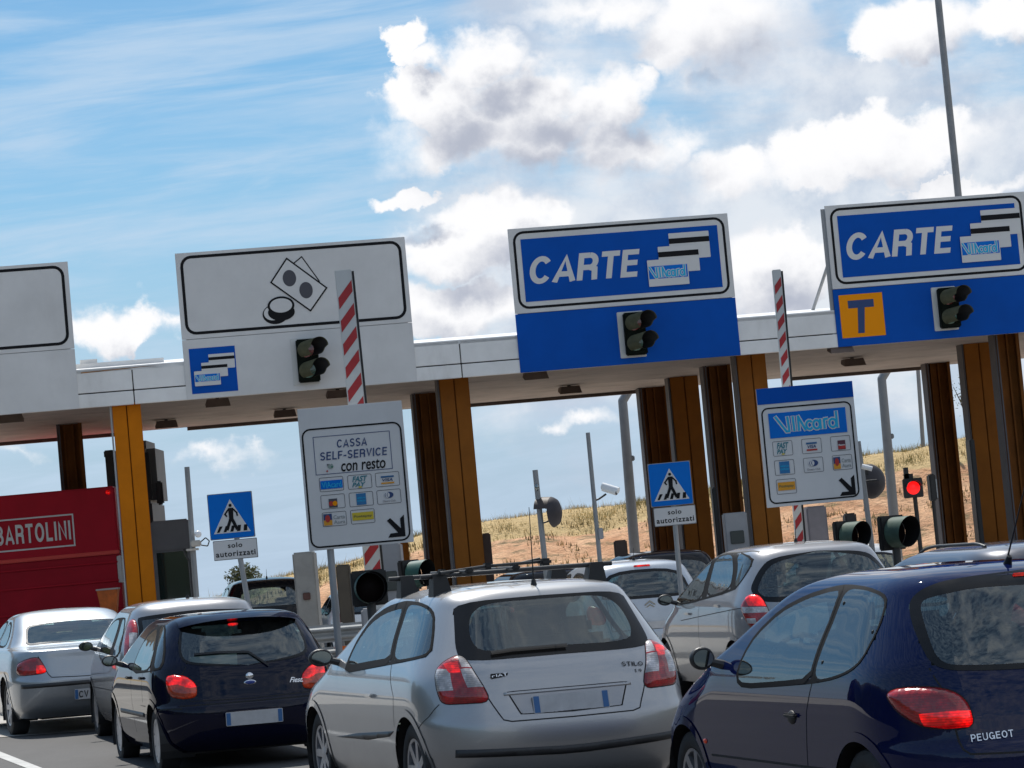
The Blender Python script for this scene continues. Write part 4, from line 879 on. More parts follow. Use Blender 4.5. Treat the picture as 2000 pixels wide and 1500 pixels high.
# ---- grey-silver hatchback with upright tail lights on the pillars
c = Car('tall', scaled('lion', 1.0, 1.0, 1.035), tilt(-3.4, 28.9, 15.3), SILVER2, 'grey silver hatchback with tall slim tail light, left of the navy one', wheels=[(.68, .29), (3.12, .29)], wr=.295, ww=.18, arch=.35, hubs='cap')
c.zbelt = .95; c.rear_in = .4
c.surround('pu_w1', 'pu_w2'); c.window('side_window', 'S', T_(c, 'pu_w1', 'S'), GL, M_['rub'], (1, -1), inset=.02); c.window('side_window', 'S', T_(c, 'pu_w2', 'S'), GL, M_['rub'], (1, -1), inset=.02)
c.window('rear_window', 'R', mirror_poly(T_(c, 'pu_rear', 'R')), GLD, M_['frit'], inset=.04); front_glass(c, 1.0, 1.35, .62, .5)
lamps(c, 'pu_lamp', RED, ('pu_lz1',), (CLR,))
for sd in (1, -1): c.mirror(2.5, .97, sd, (.06, .08, .052)); c.line('S', [(1.75, .95), (1.78, .6), (1.74, .32)], .006, sd); c.line('S', [(.5, .56), (2.9, .56)], .01, sd)
c.antenna(.9, 0, .05, 0); c.plate(0, .62); c.finish()

# ---- silver saloon on the far left
c = Car('saloon', LV['saloon'], tilt(-5.12, 32.7, 19.0), SEDAN, 'silver-blue saloon with angular red tail light, leftmost in the queue', wheels=[(1.0, .33), (3.72, .33)], wr=.33, ww=.21, arch=.385)
c.zbelt = .98; c.rear_in = 1.1
c.window('side_window', 'S', [(1.40, 1.02), (1.52, 1.16), (1.78, 1.30), (2.05, 1.34), (2.08, 1.03)], GL, M_['rub'], (1, -1), inset=.025)
c.window('side_window', 'S', [(2.14, 1.03), (2.12, 1.34), (2.45, 1.33), (2.85, 1.16), (3.1, 1.02)], GL, M_['rub'], (1, -1), inset=.025)
c.window('rear_window', 'R', mirror_poly(T_(c, 'sa_rear', 'R')), GL, M_['frit'], inset=.02); front_glass(c, 1.04, 1.33, .66, .54)
lamps(c, 'sa_lamp', RED, ('sa_lz1',), (REDL,))
h_ = T_(c, 'sa_gate', 'R'); c.line('R', h_ + [(-a, b) for a, b in h_[::-1]], .009)
c.strip('bumper_strip', 'R', mirror_poly(T_(c, 'sa_strip', 'R')), M_['trim'], off=.004)
for sd in (1, -1): c.mirror(3.0, 1.0, sd, (.06, .085, .055)); c.line('S', [(2.10, 1.0), (2.12, .35)], .006, sd)
c.plate(0, T_(c, 'sa_platec', 'R')[0][1], .50, .12, txt='CV', off=.016)
c.finish()

# ---- further cars in the queue, same builder, other sizes
def far_car(key, base, sc, xy, yaw, pm, label, wgl=GL, extra=None, ant=True, lit=True, rails=False, zlamp=None, lod=0):
    c = Car(key, scaled(base, *sc), tilt(*xy, yaw), pm, label, wheels=[(.68 * sc[0], .30), (3.12 * sc[0], .30)], wr=.30, arch=.36, lod=lod, hubs='cap')
    sx, sy, sz = sc; c.zbelt = .93 * sz; c.rear_in = .4
    tz = 1.28 * sz if base != 'mono' else 1.45 * sz; bz = .97 * sz if base != 'mono' else 1.06 * sz
    ws = LV[base]; wt = .50 * sy; wb = .62 * sy
    c.window('rear_window', 'R', [(wb, bz), (wb * 1.0, bz + .08), (wt, tz), (-wt, tz), (-wb, bz + .08), (-wb, bz)], wgl, M_['frit'], inset=.04)
    c.window('side_window', 'S', [(.62 * sx, bz + .02), (.68 * sx, tz - .06), (1.0 * sx, tz), (1.5 * sx, tz + .01), (1.52 * sx, bz)], wgl, M_['rub'], (1, -1), inset=.025)
    c.window('side_window', 'S', [(1.60 * sx, bz), (1.58 * sx, tz + .01), (1.95 * sx, tz - .01), (2.35 * sx, (tz + bz) / 2 + .03), (2.62 * sx, bz)], wgl, M_['rub'], (1, -1), inset=.025)
    front_glass(c, bz + .02, tz, .6 * sy, .5 * sy)
    P = zlamp or [(.50, .74 * sz), (.49, .90 * sz), (.60, .99 * sz), (.74, 1.02 * sz), (.80, .92 * sz), (.74, .76 * sz)]
    for sd in (1, -1): c.patch('tail_light', 'C', P, RED, sd, off=.005, bulge=.02, rim=.004)
    c.line('R', [(.55, bz), (.52, .62), (-.52, .62), (-.55, bz)], .008)
    for sd in (1, -1): c.mirror(2.45 * sx, bz, sd, (.06, .085, .055)); c.line('S', [(1.56 * sx, bz), (1.6 * sx, .35)], .007, sd)
    if lit: p, n = c.hit('R', 0, tz + .045); MB().bbox((p.x, 0, p.z), (.03, .22, .028), .008).build('brake_light', REDL, c.root)
    if ant: c.antenna(.75 * sx, 0, .16, -.04)
    c.plate(0, .66); c.finish()
    if rails:
        for sd in (1, -1):
            m = MB(); pts = []
            for i in range(15):
                x = .75 * sx + (1.9 - .75) * sx * i / 14; p = c.hit('T', x, .46 * sy * sd)[0]; k = min(1, min(i, 14 - i) / 1.5); pts.append((x, .46 * sy * sd, p.z + .005 + .022 * k))
            m.path(pts, .012, 8); m.build('roof_rail', M_['trim'], c.root, True)
    return c
c = far_car('cit', 'mono', (1.0, .95, .955), (1.50, 36.0), 12, PALE, 'pale silver hatchback with lit high brake light, between the two silver cars', lod=1)
p, n = c.hit('R', 0, .92)
m = MB()
for k in (0, .045): m.add([p + Vector((-.006, .07, -.05 + k)), p + Vector((-.006, 0, .0 + k)), p + Vector((-.006, -.07, -.05 + k)), p + Vector((-.006, -.07, -.028 + k)), p + Vector((-.006, 0, .022 + k)), p + Vector((-.006, .07, -.028 + k))], [(0, 1, 4, 5), (1, 2, 3, 4)])
m.build('badge', M_['chrome'], c.root)
far_car('far_black', 'lion', (1.05, 1.0, 1.03), (.45, 42.5), 12, DARK, 'black car whose roof shows behind the roof bars of the silver hatchback', lit=False)
far_car('far_suv', 'mono', (1.08, 1.0, 1.02), (2.35, 44.5), 12, DARK, 'dark car in front of the pale silver hatchback, its roof showing above it', lit=False, ant=False)
far_car('slate', 'lion', (1.22, 1.08, 1.03), (4.2, 21.0), 14, GREY, 'slate grey estate with roof rails seen over the dark blue hatchback', rails=True, lit=False, ant=False, lod=1)
far_car('far_black_mpv', 'mono', (1.12, 1.0, 1.045), (-4.6, 50.0), 10, DARK, 'black people carrier with a thin aerial, beyond the navy hatchback', lit=False, lod=1)
far_car('far_white', 'lion', (1.0, 1.0, .98), (-2.4, 45.0), 10, WHITE, 'white hatchback beyond the guardrail, left of the green-hooded signal', lit=False, ant=False)
far_car('far_white2', 'lion', (1.0, 1.0, 1.04), (5.55, 46.0), 10, WHITE, 'white car under the two grey-green hooded signals at the right', lit=True, ant=False)

# ------------------------------------------------------------------ setting: road, verge, embankment, unseen woods
_RI = CAMM.to_3x3()
def ray(u, v): return (_RI @ Vector(((u - 1000) / 5500, -(v - 750) / 5500, -1))).normalized()
def at(u, v, Y):
    d = ray(u, v); return Vector((0, 0, EYE)) + d * (Y / d.y)
def atz(u, v, z):
    d = ray(u, v); return Vector((0, 0, EYE)) + d * ((z - EYE) / d.z)
def struct(o): o['kind'] = 'structure'; return o

def asphalt():
    m = bpy.data.materials.new('asphalt'); m.use_nodes = True; T = NT(m.node_tree); b = m.node_tree.nodes['Principled BSDF']
    co = T.new('ShaderNodeTexCoord').outputs['Object']
    g = T.noise(co, 60, 3, .7); p = T.noise(T.vec('MULTIPLY', co, (1, .25, 1)), .9, 5, .6); s_ = T.noise(co, 4, 4, .6)
    v = T.math('ADD', T.math('MULTIPLY', g, .05), T.math('MULTIPLY', p, .045)); v = T.math('MULTIPLY_ADD', s_, .02, v)
    T.l.new(T.vec('MULTIPLY', T.xyz(v, v, v), (1.02, .99, 1.0)), b.inputs['Base Color']); b.inputs['Roughness'].default_value = .8
    bn = T.new('ShaderNodeBump'); bn.inputs['Strength'].default_value = .6; bn.inputs['Distance'].default_value = .008; T.l.new(g, bn.inputs['Height']); T.l.new(bn.outputs[0], b.inputs['Normal'])
    return m
struct(MB().add([(-45, -60, ground(-45)), (45, -60, ground(45)), (45, 74, ground(45)), (-45, 74, ground(-45))], [(0, 1, 2, 3)]).build('road', asphalt()))
struct(MB().add([(-40, 33, ground(-40) + .006), (40, 33, ground(40) + .006), (40, 73.5, ground(40) + .006), (-40, 73.5, ground(-40) + .006)], [(0, 1, 2, 3)]).build('bounce_apron', mat('bounce_concrete', (.36, .34, .31), .85, vary=.2, vscale=.6, dirt=.3)))  # pale ground added to bounce light up to the soffit
earth = mat('dry_earth', (.30, .22, .13), .95, vary=.4, vscale=.3)
struct(MB().add([(-1500, -1500, -1.2), (1500, -1500, -1.2), (1500, 1500, -1.2), (-1500, 1500, -1.2)], [(0, 1, 2, 3)]).build('ground', earth))
pm_ = mat('road_paint', (.42, .42, .41), .6, vary=.25, vscale=6)
q0, q1, q2, q3 = [atz(u, v, .02 + .0167 * 4.7) for u, v in ((-60, 1447), (-60, 1459), (60, 1500), (92, 1500))]
def onroad(p, h=.004): return (p.x, p.y, ground(p.x) + h)
dd = (q3 - q0)
struct(MB().add([onroad(q0), onroad(q1), onroad(q1 + (q2 - q1) * 1.6), onroad(q0 + (q3 - q0) * 1.6)], [(0, 1, 2, 3)]).build('road_marking', pm_))
struct(MB().add([onroad(p) for p in (Vector((.2, 3, 0)), Vector((.33, 3, 0)), Vector((-.95, 15.5, 0)), Vector((-1.08, 15.5, 0)))], [(0, 1, 2, 3)]).build('road_marking', pm_))

# embankment beyond the plaza; crest height along it follows (x at 80 m, height)
CREST = [(-60, -.6), (-26, .2), (-14, 1.0), (-8.7, 1.42), (-5.2, 2.05), (-2.6, 2.65), (-.8, 2.85), (3.5, 3.0), (7.5, 3.35), (10.3, 3.72), (12, 3.86), (14.5, 4.15), (24, 5.0), (60, 6.5)]
def lerp_t(T, x):
    if x <= T[0][0]: return T[0][1]
    for (a, b), (c, d) in zip(T, T[1:]):
        if x <= c: return b + (d - b) * (x - a) / (c - a)
    return T[-1][1]
from mathutils import noise as mn
def hill_z(x, y):
    c = lerp_t(CREST, x * 80 / max(y, 60)) + .10 * mn.noise(Vector((x * .5, 3, 0))) + .05 * mn.noise(Vector((x * 1.7, 9, 0)))
    t = (y - 70.5) / 8.0; g = min(0, ground(x)) - .25
    if t <= 0: return g
    if t < 1:
        z = g + (c - g) * (t ** .75)
        n = mn.noise(Vector((x * .35, y * .5, 1))) * .30 + mn.noise(Vector((x * 1.1, y * 1.5, 5))) * .14 + mn.noise(Vector((x * 3.1, y * 3.5, 8))) * .06
        return z + n * min(1, 4 * t * (1 - t) + .1)
    return c + .03 * (y - 78.5) * (0 if c < 1.2 else -.6) + .05 * mn.noise(Vector((x, y, 0)))
def terrain():
    nx, ys = 300, [68 + .28 * i for i in range(42)] + [80 + 1.5 * i for i in range(14)] + [105, 130, 180, 260]
    vs = [(-62 + 124 * i / nx, y, hill_z(-62 + 124 * i / nx, y)) for y in ys for i in range(nx + 1)]
    fs = [(j * (nx + 1) + i, j * (nx + 1) + i + 1, (j + 1) * (nx + 1) + i + 1, (j + 1) * (nx + 1) + i) for j in range(len(ys) - 1) for i in range(nx)]
    m = bpy.data.materials.new('embankment_soil'); m.use_nodes = True; T = NT(m.node_tree); b = m.node_tree.nodes['Principled BSDF']
    co = T.new('ShaderNodeTexCoord').outputs['Object']
    n1 = T.noise(co, .9, 6, .65); n2 = T.noise(T.vec('MULTIPLY', co, (.5, 1, 2)), 2.2, 6, .7); n3 = T.noise(co, 7, 4, .7)
    c = T.mix(T.ramp(n1, .35, .65), (.50, .25, .125, 1), (.68, .41, .235, 1))
    c = T.mix(T.ramp(n3, .4, .7, 0, .45), c, (.36, .19, .11, 1))
    c = T.mix(T.ramp(n2, .52, .64, 0, .8), c, (.12, .105, .045, 1))
    at_ = T.new('ShaderNodeAttribute'); at_.attribute_name = 'grass'
    c = T.mix(T.ramp(T.math('MULTIPLY_ADD', n2, .5, T.math('SUBTRACT', at_.outputs['Fac'], .25)), .42, .56), c, (.50, .36, .17, 1))
    T.l.new(c, b.inputs['Base Color']); b.inputs['Roughness'].default_value = .95
    bn = T.new('ShaderNodeBump'); bn.inputs['Strength'].default_value = .8; bn.inputs['Distance'].default_value = .12; T.l.new(n3, bn.inputs['Height']); T.l.new(bn.outputs[0], b.inputs['Normal'])
    o = mesh_obj('embankment', vs, fs, m, None, True); a = o.data.attributes.new('grass', 'FLOAT', 'POINT')
    a.data.foreach_set('value', [max(0, min(1, (v[1] - 75.6) / 2.2)) for v in vs]); return struct(o)
terrain()
def tufts():
    R = random.Random(3); V = []; F = []; K = []
    def blade(x, y, z, h, w, k):
        a = R.uniform(0, pi); lx, ly = R.gauss(0, .25) * h, R.gauss(0, .15) * h
        n = len(V); V.extend([(x - w * cos(a), y - w * sin(a), z), (x + w * cos(a), y + w * sin(a), z), (x + lx, y + ly, z + h)]); F.append((n, n + 1, n + 2)); K.append(k)
    for _ in range(64000):
        x = R.uniform(-22, 24); y = 76.4 + abs(R.gauss(0, 1.6)) + R.uniform(0, 1.5); cl = mn.noise(Vector((x * .8, y * .8, 4)))
        if R.random() > .55 + cl: continue
        blade(x, y, hill_z(x, y) - .03, R.uniform(.05, .17) * (1.0 + 1.2 * cl) * (2.1 if R.random() < .02 else 1), .009, 0 if cl + R.gauss(0, .25) < .1 else 1)
    for _ in range(2200):   # scrub clumps on the slope
        x = R.uniform(-20, 20); y = R.uniform(71.5, 77.5); cl = mn.noise(Vector((x * .6, y * .9, 14)))
        if cl < .08: continue
        for _k in range(7): blade(x + R.gauss(0, .12), y + R.gauss(0, .12), hill_z(x, y) - .02, R.uniform(.05, .20), .02, 2 if R.random() < .6 else 0)
    g1 = mat('straw_grass', (.60, .45, .20), .9, vary=.3, vscale=.8); g2 = mat('green_grass', (.30, .26, .10), .9, vary=.3, vscale=.8); g3 = mat('dry_scrub', (.22, .17, .08), .95, vary=.3, vscale=1)
    o = mesh_obj('grass', V, F, None, None, False, K, [g1, g2, g3]); tag(o, 'dry yellow and green grass tufts along the top of the earth bank', 'grass', kind='stuff')
tufts()
# unseen wooded ring, added and raised at the left to darken the cars' reflections
def reflection_woods():
    V = []; F = []; n = 260; R = random.Random(5)
    for i in range(n + 1):
        a = radians(35 + 290 * i / n); r = 95 + 25 * sin(a * 3)
        h = 9 + 20 * math.exp(-((math.degrees(a) - 270) / 38) ** 2) + 4 * mn.noise(Vector((i * .12, 0, 0))) + 1.6 * mn.noise(Vector((i * .8, 2, 0))) + .8 * R.random()
        for rr, zz in ((r - 6, -1.2), (r - 3, h * .5), (r, h * .85), (r + 6, h), (r + 25, h * 1.05), (r + 40, -1.2)): V.append((sin(a) * rr, cos(a) * rr, zz))
    F = [(6 * i + j, 6 * i + j + 1, 6 * i + 7 + j, 6 * i + 6 + j) for i in range(n) for j in range(5)]
    struct(mesh_obj('reflection_hills', V, F, mat('reflection_hillside', (.05, .06, .028), .95, vary=.5, vscale=.25, bump=(.8, 1)), None, True))
reflection_woods()

# ------------------------------------------------------------------ plaza frame: x along the canopy, y into it
YAW = radians(8.5); PO = Vector((0, 49.7, 0))
PLM = Matrix.Translation(PO) @ Matrix.Rotation(YAW, 4, 'Z'); PLI = PLM.inverted()
def pz(u, v, d=0.0):
    """point of the photograph on the plane d metres into the canopy -> (along, height)"""
    o = PLI @ Vector((0, 0, EYE)); r = PLI.to_3x3() @ ray(u, v); p = o + r * ((d - o.y) / r.y); return (p.x, p.z)
white_sheet = mat('white_coated_steel', (.80, .79, .775), .35, vary=.10, vscale=1.2, dirt=.5)
grey_sheet = mat('flashing', (.78, .78, .78), .35, vary=.1, vscale=1)
dark_gap = mat('shadow_gap', (.05, .04, .04), .9)
soff = mat('soffit_board', (.42, .35, .31), .75, vary=.18, vscale=1.1, dirt=.7)
rust = mat('rust_stain', (.35, .16, .05), .9, vary=.4, vscale=4)
brown = mat('brown_edge', (.12, .085, .07), .7, vary=.3, vscale=2)
can = empty('canopy', 'long white flat canopy over the toll lanes on orange columns', 'canopy', PO, YAW)
# roof slab, then the fascia boards one by one
MB().box((0, 4.7, 5.30), (46, 9.2, .46)).build('roof_slab', brown, can)
MB().add([(-23, .0, 5.60), (23, .0, 5.60), (23, 1.1, 5.74), (-23, 1.1, 5.74), (-23, 1.1, 5.50), (23, 1.1, 5.50), (23, 0, 5.53), (-23, 0, 5.53)], [(0, 1, 2, 3), (3, 2, 5, 4), (0, 7, 6, 1), (4, 5, 6, 7), (0, 3, 4, 7), (1, 6, 5, 2)]).build('roof_flashing', grey_sheet, can)
MB().box((-7.0, 0.6, 5.66), (1.9, .5, .13)).build('roof_box', white_sheet, can); MB().box((-7.35, 0.62, 5.76), (.3, .4, .08)).build('roof_box', white_sheet, can)
seams = [-23, -19.6, -16.1, -12.6, -9.3, -6.62, -3.6, -.87, 2.2, 5.05, 8.2, 11.6, 15, 19, 23]
for a, b in zip(seams, seams[1:]):
    MB().bbox(((a + b) / 2, .05, 5.385), (b - a - .02, .10, .40), .006).build('fascia_board', white_sheet, can)
    MB().bbox(((a + b) / 2, .045, 5.045), (b - a - .02, .12, .235), .006).build('fascia_board', white_sheet, can)
MB().box((0, .085, 5.27), (46, .06, .6)).build('fascia_backing', dark_gap, can)
MB().add([(-7.5, -.004, 5.55), (-5.98, -.004, 5.575), (-6.2, -.004, 5.57), (-6.9, -.004, 5.545), (-7.5, -.004, 5.53)], [(0, 4, 3, 2), (0, 2, 1)]).build('rust_streak', rust, can)
for k in range(8):   # soffit planks run the length of the canopy
    MB().bbox((0, .16 + 1.13 * k + .56, 5.02), (46, 1.115, .05), .008).build('soffit_board', soff, can)
bs = [-23, -12.5, -9.4, -6.5, -5.45, -3.6, -1.05, .1, 1.5, 4.6, 7.2, 10.8, 14, 23]
for i, (a, b) in enumerate(zip(bs, bs[1:])):
    low = i in (1, 2, 4, 5, 7, 8, 10); z = 4.93 if low else 5.0
    MB().box(((a + b) / 2, 9.33, (z + 5.5) / 2), (b - a, .14, 5.5 - z)).build('rear_fascia', brown, can)
# columns
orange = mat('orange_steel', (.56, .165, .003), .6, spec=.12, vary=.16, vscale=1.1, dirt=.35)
orange_shaded = mat('shaded_orange_steel', (.27, .088, .007), .6, spec=.2, vary=.25, vscale=1.1, dirt=.4)  # same orange darkened: canopy shade put into the column colour
orange_in = mat('orange_steel_web', (.17, .060, .012), .7, spec=.15, vary=.25, vscale=1.4, dirt=.4)  # darker again, with the shade of the open recess in the colour
greyst = mat('galvanised_steel', (.34, .35, .36), .5, .3, vary=.15, vscale=3, dirt=.3)
gpurp = mat('grey_flange', (.085, .075, .08), .65, .0, vary=.15, vscale=3)  # flange grey with the shade painted in, on all but the bright column
def column(u, d, face, label, w=.48, vref=900, cov=None):
    s, _ = pz(u, vref, d); P = PLM @ Vector((s, d, 0)); o = empty('column', label, 'column', (P.x, P.y, ground(P.x)), YAW, 'orange steel columns under the canopy')
    H = 5.0 - ground(P.x); dp = .34
    if face == 'covered':   # two folded cover sheets with a seam, grey flange at the left
        for sx in (-1, 1): MB().bbox((sx * (w / 4 + .002) + .03, .02, H / 2), (w / 2 - .012, .05, H), .008).build('cover_sheet', cov or orange_shaded, o)
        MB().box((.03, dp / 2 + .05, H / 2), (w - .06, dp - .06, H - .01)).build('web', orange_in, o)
        MB().bbox((-w / 2 + .005, dp / 2, H / 2), (.03, dp, H), .004).build('flange', greyst if cov else gpurp, o)
    else:                   # open channel facing the traffic
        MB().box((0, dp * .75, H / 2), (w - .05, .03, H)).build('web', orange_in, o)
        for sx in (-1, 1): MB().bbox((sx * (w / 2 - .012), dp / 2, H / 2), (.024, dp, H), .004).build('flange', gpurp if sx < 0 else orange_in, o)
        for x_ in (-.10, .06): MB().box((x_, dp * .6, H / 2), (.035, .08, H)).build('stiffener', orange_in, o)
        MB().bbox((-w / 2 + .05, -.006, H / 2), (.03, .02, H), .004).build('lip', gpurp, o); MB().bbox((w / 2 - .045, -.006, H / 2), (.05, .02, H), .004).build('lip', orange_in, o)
    MB().bbox((0, dp / 2, .02), (w + .2, dp + .2, .04), .005).build('base_plate', greyst, o)
    return o
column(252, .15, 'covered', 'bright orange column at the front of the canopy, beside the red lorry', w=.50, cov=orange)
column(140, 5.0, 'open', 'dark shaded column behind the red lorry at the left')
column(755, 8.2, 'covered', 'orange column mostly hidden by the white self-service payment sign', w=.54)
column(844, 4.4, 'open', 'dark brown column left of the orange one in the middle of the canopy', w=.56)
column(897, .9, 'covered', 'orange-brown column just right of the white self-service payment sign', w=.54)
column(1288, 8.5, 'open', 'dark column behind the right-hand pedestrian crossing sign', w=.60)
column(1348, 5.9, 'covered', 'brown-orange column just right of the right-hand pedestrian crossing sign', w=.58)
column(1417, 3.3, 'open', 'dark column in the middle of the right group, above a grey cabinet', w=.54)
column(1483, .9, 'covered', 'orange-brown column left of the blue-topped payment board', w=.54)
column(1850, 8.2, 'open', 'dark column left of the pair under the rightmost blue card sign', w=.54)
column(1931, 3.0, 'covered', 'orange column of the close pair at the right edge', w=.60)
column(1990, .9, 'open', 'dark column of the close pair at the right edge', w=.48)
# floodlights under the soffit
for i, (u, v, lab) in enumerate(((22, 818, 'dark floodlight under the soffit at the far left edge'), (425, 787, 'floodlight under the soffit just below the small blue card tile'), (325, 829, 'floodlight near the rear edge of the soffit, right of the bright orange column'),
        (556, 808, 'floodlight near the rear edge of the soffit, left of the white self-service payment sign'), (660, 770, 'floodlight behind the striped barrier arm, under the cash sign'), (1045, 734, 'floodlight under the left end of the middle blue sign'),
        (1112, 762, 'floodlight near the rear edge of the soffit, under the middle blue sign'), (1640, 682, 'floodlight under the left corner of the rightmost blue sign'), (1665, 708, 'floodlight near the rear edge of the soffit, above the far right lamp post'))):
    p = PLI @ atz(u, v, 4.90); p.y = min(p.y, 8.7); q = PLM @ Vector((p.x, p.y, 4.99))
    o = empty('floodlight', lab, 'floodlight', q, YAW, 'floodlights under the canopy')
    m = MB(); m.add([(-.19, -.13, -.02), (.19, -.13, -.02), (.19, .13, -.02), (-.19, .13, -.02), (-.22, -.20, -.17), (.22, -.20, -.17), (.22, .06, -.10), (-.22, .06, -.10)], [(0, 1, 2, 3), (4, 7, 6, 5), (0, 4, 5, 1), (1, 5, 6, 2), (2, 6, 7, 3), (3, 7, 4, 0)]); m.build('lamp_housing', brown, o)
    MB().box((0, .02, .0), (.06, .06, .05)).build('bracket', M_['black'], o)
    MB().add([(-.19, -.185, -.168), (.19, -.185, -.168), (.19, .045, -.106), (-.19, .045, -.106)], [(0, 1, 2, 3)]).build('lamp_glass', mat('lamp_glass', (.5, .48, .42), .2), o)

# ------------------------------------------------------------------ signs
S_WHITE = mat('sign_white', (.66, .655, .65), .5, spec=.25, vary=.07, vscale=1.3, dirt=.22); S_BLUE = mat('sign_blue', (.0, .080, .42), .55, spec=.12, vary=.08, vscale=1.5, dirt=.12)
S_BLK = mat('sign_black', (.010, .010, .012), .6, spec=.15); S_CY = mat('sign_cyan', (.02, .42, .70), .5, spec=.2); S_LB = mat('sign_light_blue', (.0, .16, .62), .5, spec=.15, vary=.06, vscale=2)
S_OR = mat('sign_orange', (.90, .30, .0), .5, spec=.15); S_GREY = mat('sign_dark_grey', (.06, .06, .075), .5); S_BACK = mat('sign_back', (.30, .31, .32), .5, .3)
S_YEL = mat('sign_yellow', (.62, .47, .02), .45); S_RED = mat('sign_red', (.45, .02, .015), .45); S_NAVY = mat('sign_navy', (.012, .045, .16), .45); S_LET = mat('sign_lettering_white', (.66, .655, .65), .5, spec=.2); S_OX = mat('sign_amber', (.70, .30, .01), .45)
class Sign:
    """a flat sign: frame given by a matrix; (s, z) of the sign plane; prints are sheets 3 mm apart"""
    def __init__(s, name, label, cat, M, group=None, pick=None):
        s.root = empty(name, label, cat, group=group); s.root.matrix_world = M; s.M = M; s.I = M.inverted(); s.pick = pick
    def p(s, u, v):
        o = s.I @ Vector((0, 0, EYE)); r = s.I.to_3x3() @ ray(u, v); q = o + r * (-o.y / r.y); return (q.x, q.z)
    def pts(s, L): return [s.p(*q) for q in L]
    def zm(s, k, ox, oy, L): return [s.p(ox + a / k, oy + b / k) for a, b in L]
    def sheet(s, name, P, material, lv=1, th=.002, parent=None): 
        return MB().poly(P, th).build(name, material, parent or s.root).__class__ and s._mv(name, lv)
    def flat(s, name, P, material, lv, parent=None, th=.002):
        o = MB().poly(P, th, Matrix.Translation((0, -.003 * lv - th, 0))).build(name, material, parent or s.root); return o
    def band(s, name, outer, inner, material, lv, parent=None):
        v, f = ring2(outer, inner); v = [(x, -.003 * lv, z) for x, _, z in v]
        return MB().add(v, f).build(name, material, parent or s.root)
    def frame(s, name, P, w, r, material, lv, parent=None):
        x0, z0, x1, z1 = P; return s.band(name, rrect(x0, z0, x1, z1, r), rrect(x0 + w, z0 + w, x1 - w, z1 - w, max(.001, r - w)), material, lv, parent)
    def text(s, name, txt, box, material, lv, bold=.0, shear=0., parent=None, space=1.0):
        x0, z0, x1, z1 = box
        o = text_mesh(name, txt, 1, material, parent or s.root, shear=shear, bold=bold, depth=.001, space=space)
        xs = [v.co.x for v in o.data.vertices]; zs = [v.co.z for v in o.data.vertices]
        kx = (x1 - x0) / (max(xs) - min(xs)); kz = (z1 - z0) / (max(zs) - min(zs))
        for v in o.data.vertices: v.co = Vector((x0 + (v.co.x - min(xs)) * kx, v.co.y - .003 * lv, z0 + (v.co.z - min(zs)) * kz))
        return o
    def line(s, name, P, w, material, lv, closed=True, parent=None):
        m = MB(); n = len(P)
        for i in range(n if closed else n - 1):
            a, b = Vector(P[i]), Vector(P[(i + 1) % n]); d = (b - a).normalized(); q = Vector((-d.y, d.x)) * w / 2; e = d * w / 2
            k = [a - e + q, b + e + q, b + e - q, a - e - q]; y = -.003 * lv - .0002 * i
            m.add([(k_.x, y, k_.y) for k_ in k], [(0, 1, 2, 3)])
        return m.build(name, material, parent or s.root)
def bbox2(L):
    xs = [a for a, b in L]; zs = [b for a, b in L]; return (min(xs), min(zs), max(xs), max(zs))
def ell(cx, cz, rx, rz, n=28, a0=0): return [(cx + rx * cos(2 * pi * i / n + a0), cz + rz * sin(2 * pi * i / n + a0)) for i in range(n)]
def viacard_word(S, box, lv, parent=None):
    """the slanted 'VIAcard' word: cyan letters with white keyline"""
    x0, z0, x1, z1 = box; w = x1 - x0; h = z1 - z0; k = h
    # strokes in a unit box: slanted V running into I and a one-legged A, then round lower-case letters
    R_ = _arc
    G = [[(.0, .98), (.155, .06), (.20, .06), (.185, .92)], [(.268, .92), (.276, .06)], [(.348, .06), (.348, .92), (.450, .06)],
         R_(.515, .33, .05, .25, 45, 315, 10), R_(.625, .33, .05, .25, 0, 360, 14), [(.685, .62), (.685, .06)], [(.745, .06), (.745, .60), (.80, .62)], R_(.875, .33, .052, .25, 0, 360, 14), [(.94, 1.0), (.94, .06)]]
    for k, (m_, wd) in enumerate(((S_LET, .125), (S_CY, .066))):
        o = MB(); q = 0
        for st in G:
            L = [Vector((x0 + a_ * w, z0 + b_ * h)) for a_, b_ in st]
            for i in range(len(L) - 1):
                a_, b_ = L[i], L[i + 1]; dd_ = (b_ - a_).normalized(); e = dd_ * wd * h * .42; n_ = Vector((-dd_.y, dd_.x)) * wd * h; q += 1
                o.add([(p_.x, -.003 * (lv + k) - .00003 * q, p_.y) for p_ in (a_ - e + n_, b_ + e + n_, b_ + e - n_, a_ - e - n_)], [(0, 1, 2, 3)])
        o.build('lettering', m_, parent or S.root)
def card_stack(S, x, z, w, h, dx, dz, lv, logo=True, r=.012):
    """three payment cards, front one with the card name"""
    for i in (2, 1, 0):
        X, Z = x + dx * i, z + dz * i; l = lv + (2 - i) * 3
        c = S.flat('card', rrect(X, Z, X + w, Z + h, r, 3), S_LET, l)
        if i: S.flat('stripe', [(X, Z + h * .60), (X + w, Z + h * .60), (X + w, Z + h * .80), (X, Z + h * .80)], S_BLK, l + 1, c)
        else:
            S.flat('card_band', [(X + w * .02, Z + h * .28), (X + w * .98, Z + h * .28), (X + w * .98, Z + h * .76), (X + w * .02, Z + h * .76)], S_LB, l + 1, c)
            viacard_word(S, (X + w * .04, Z + h * .31, X + w * .96, Z + h * .74), l + 2, c)
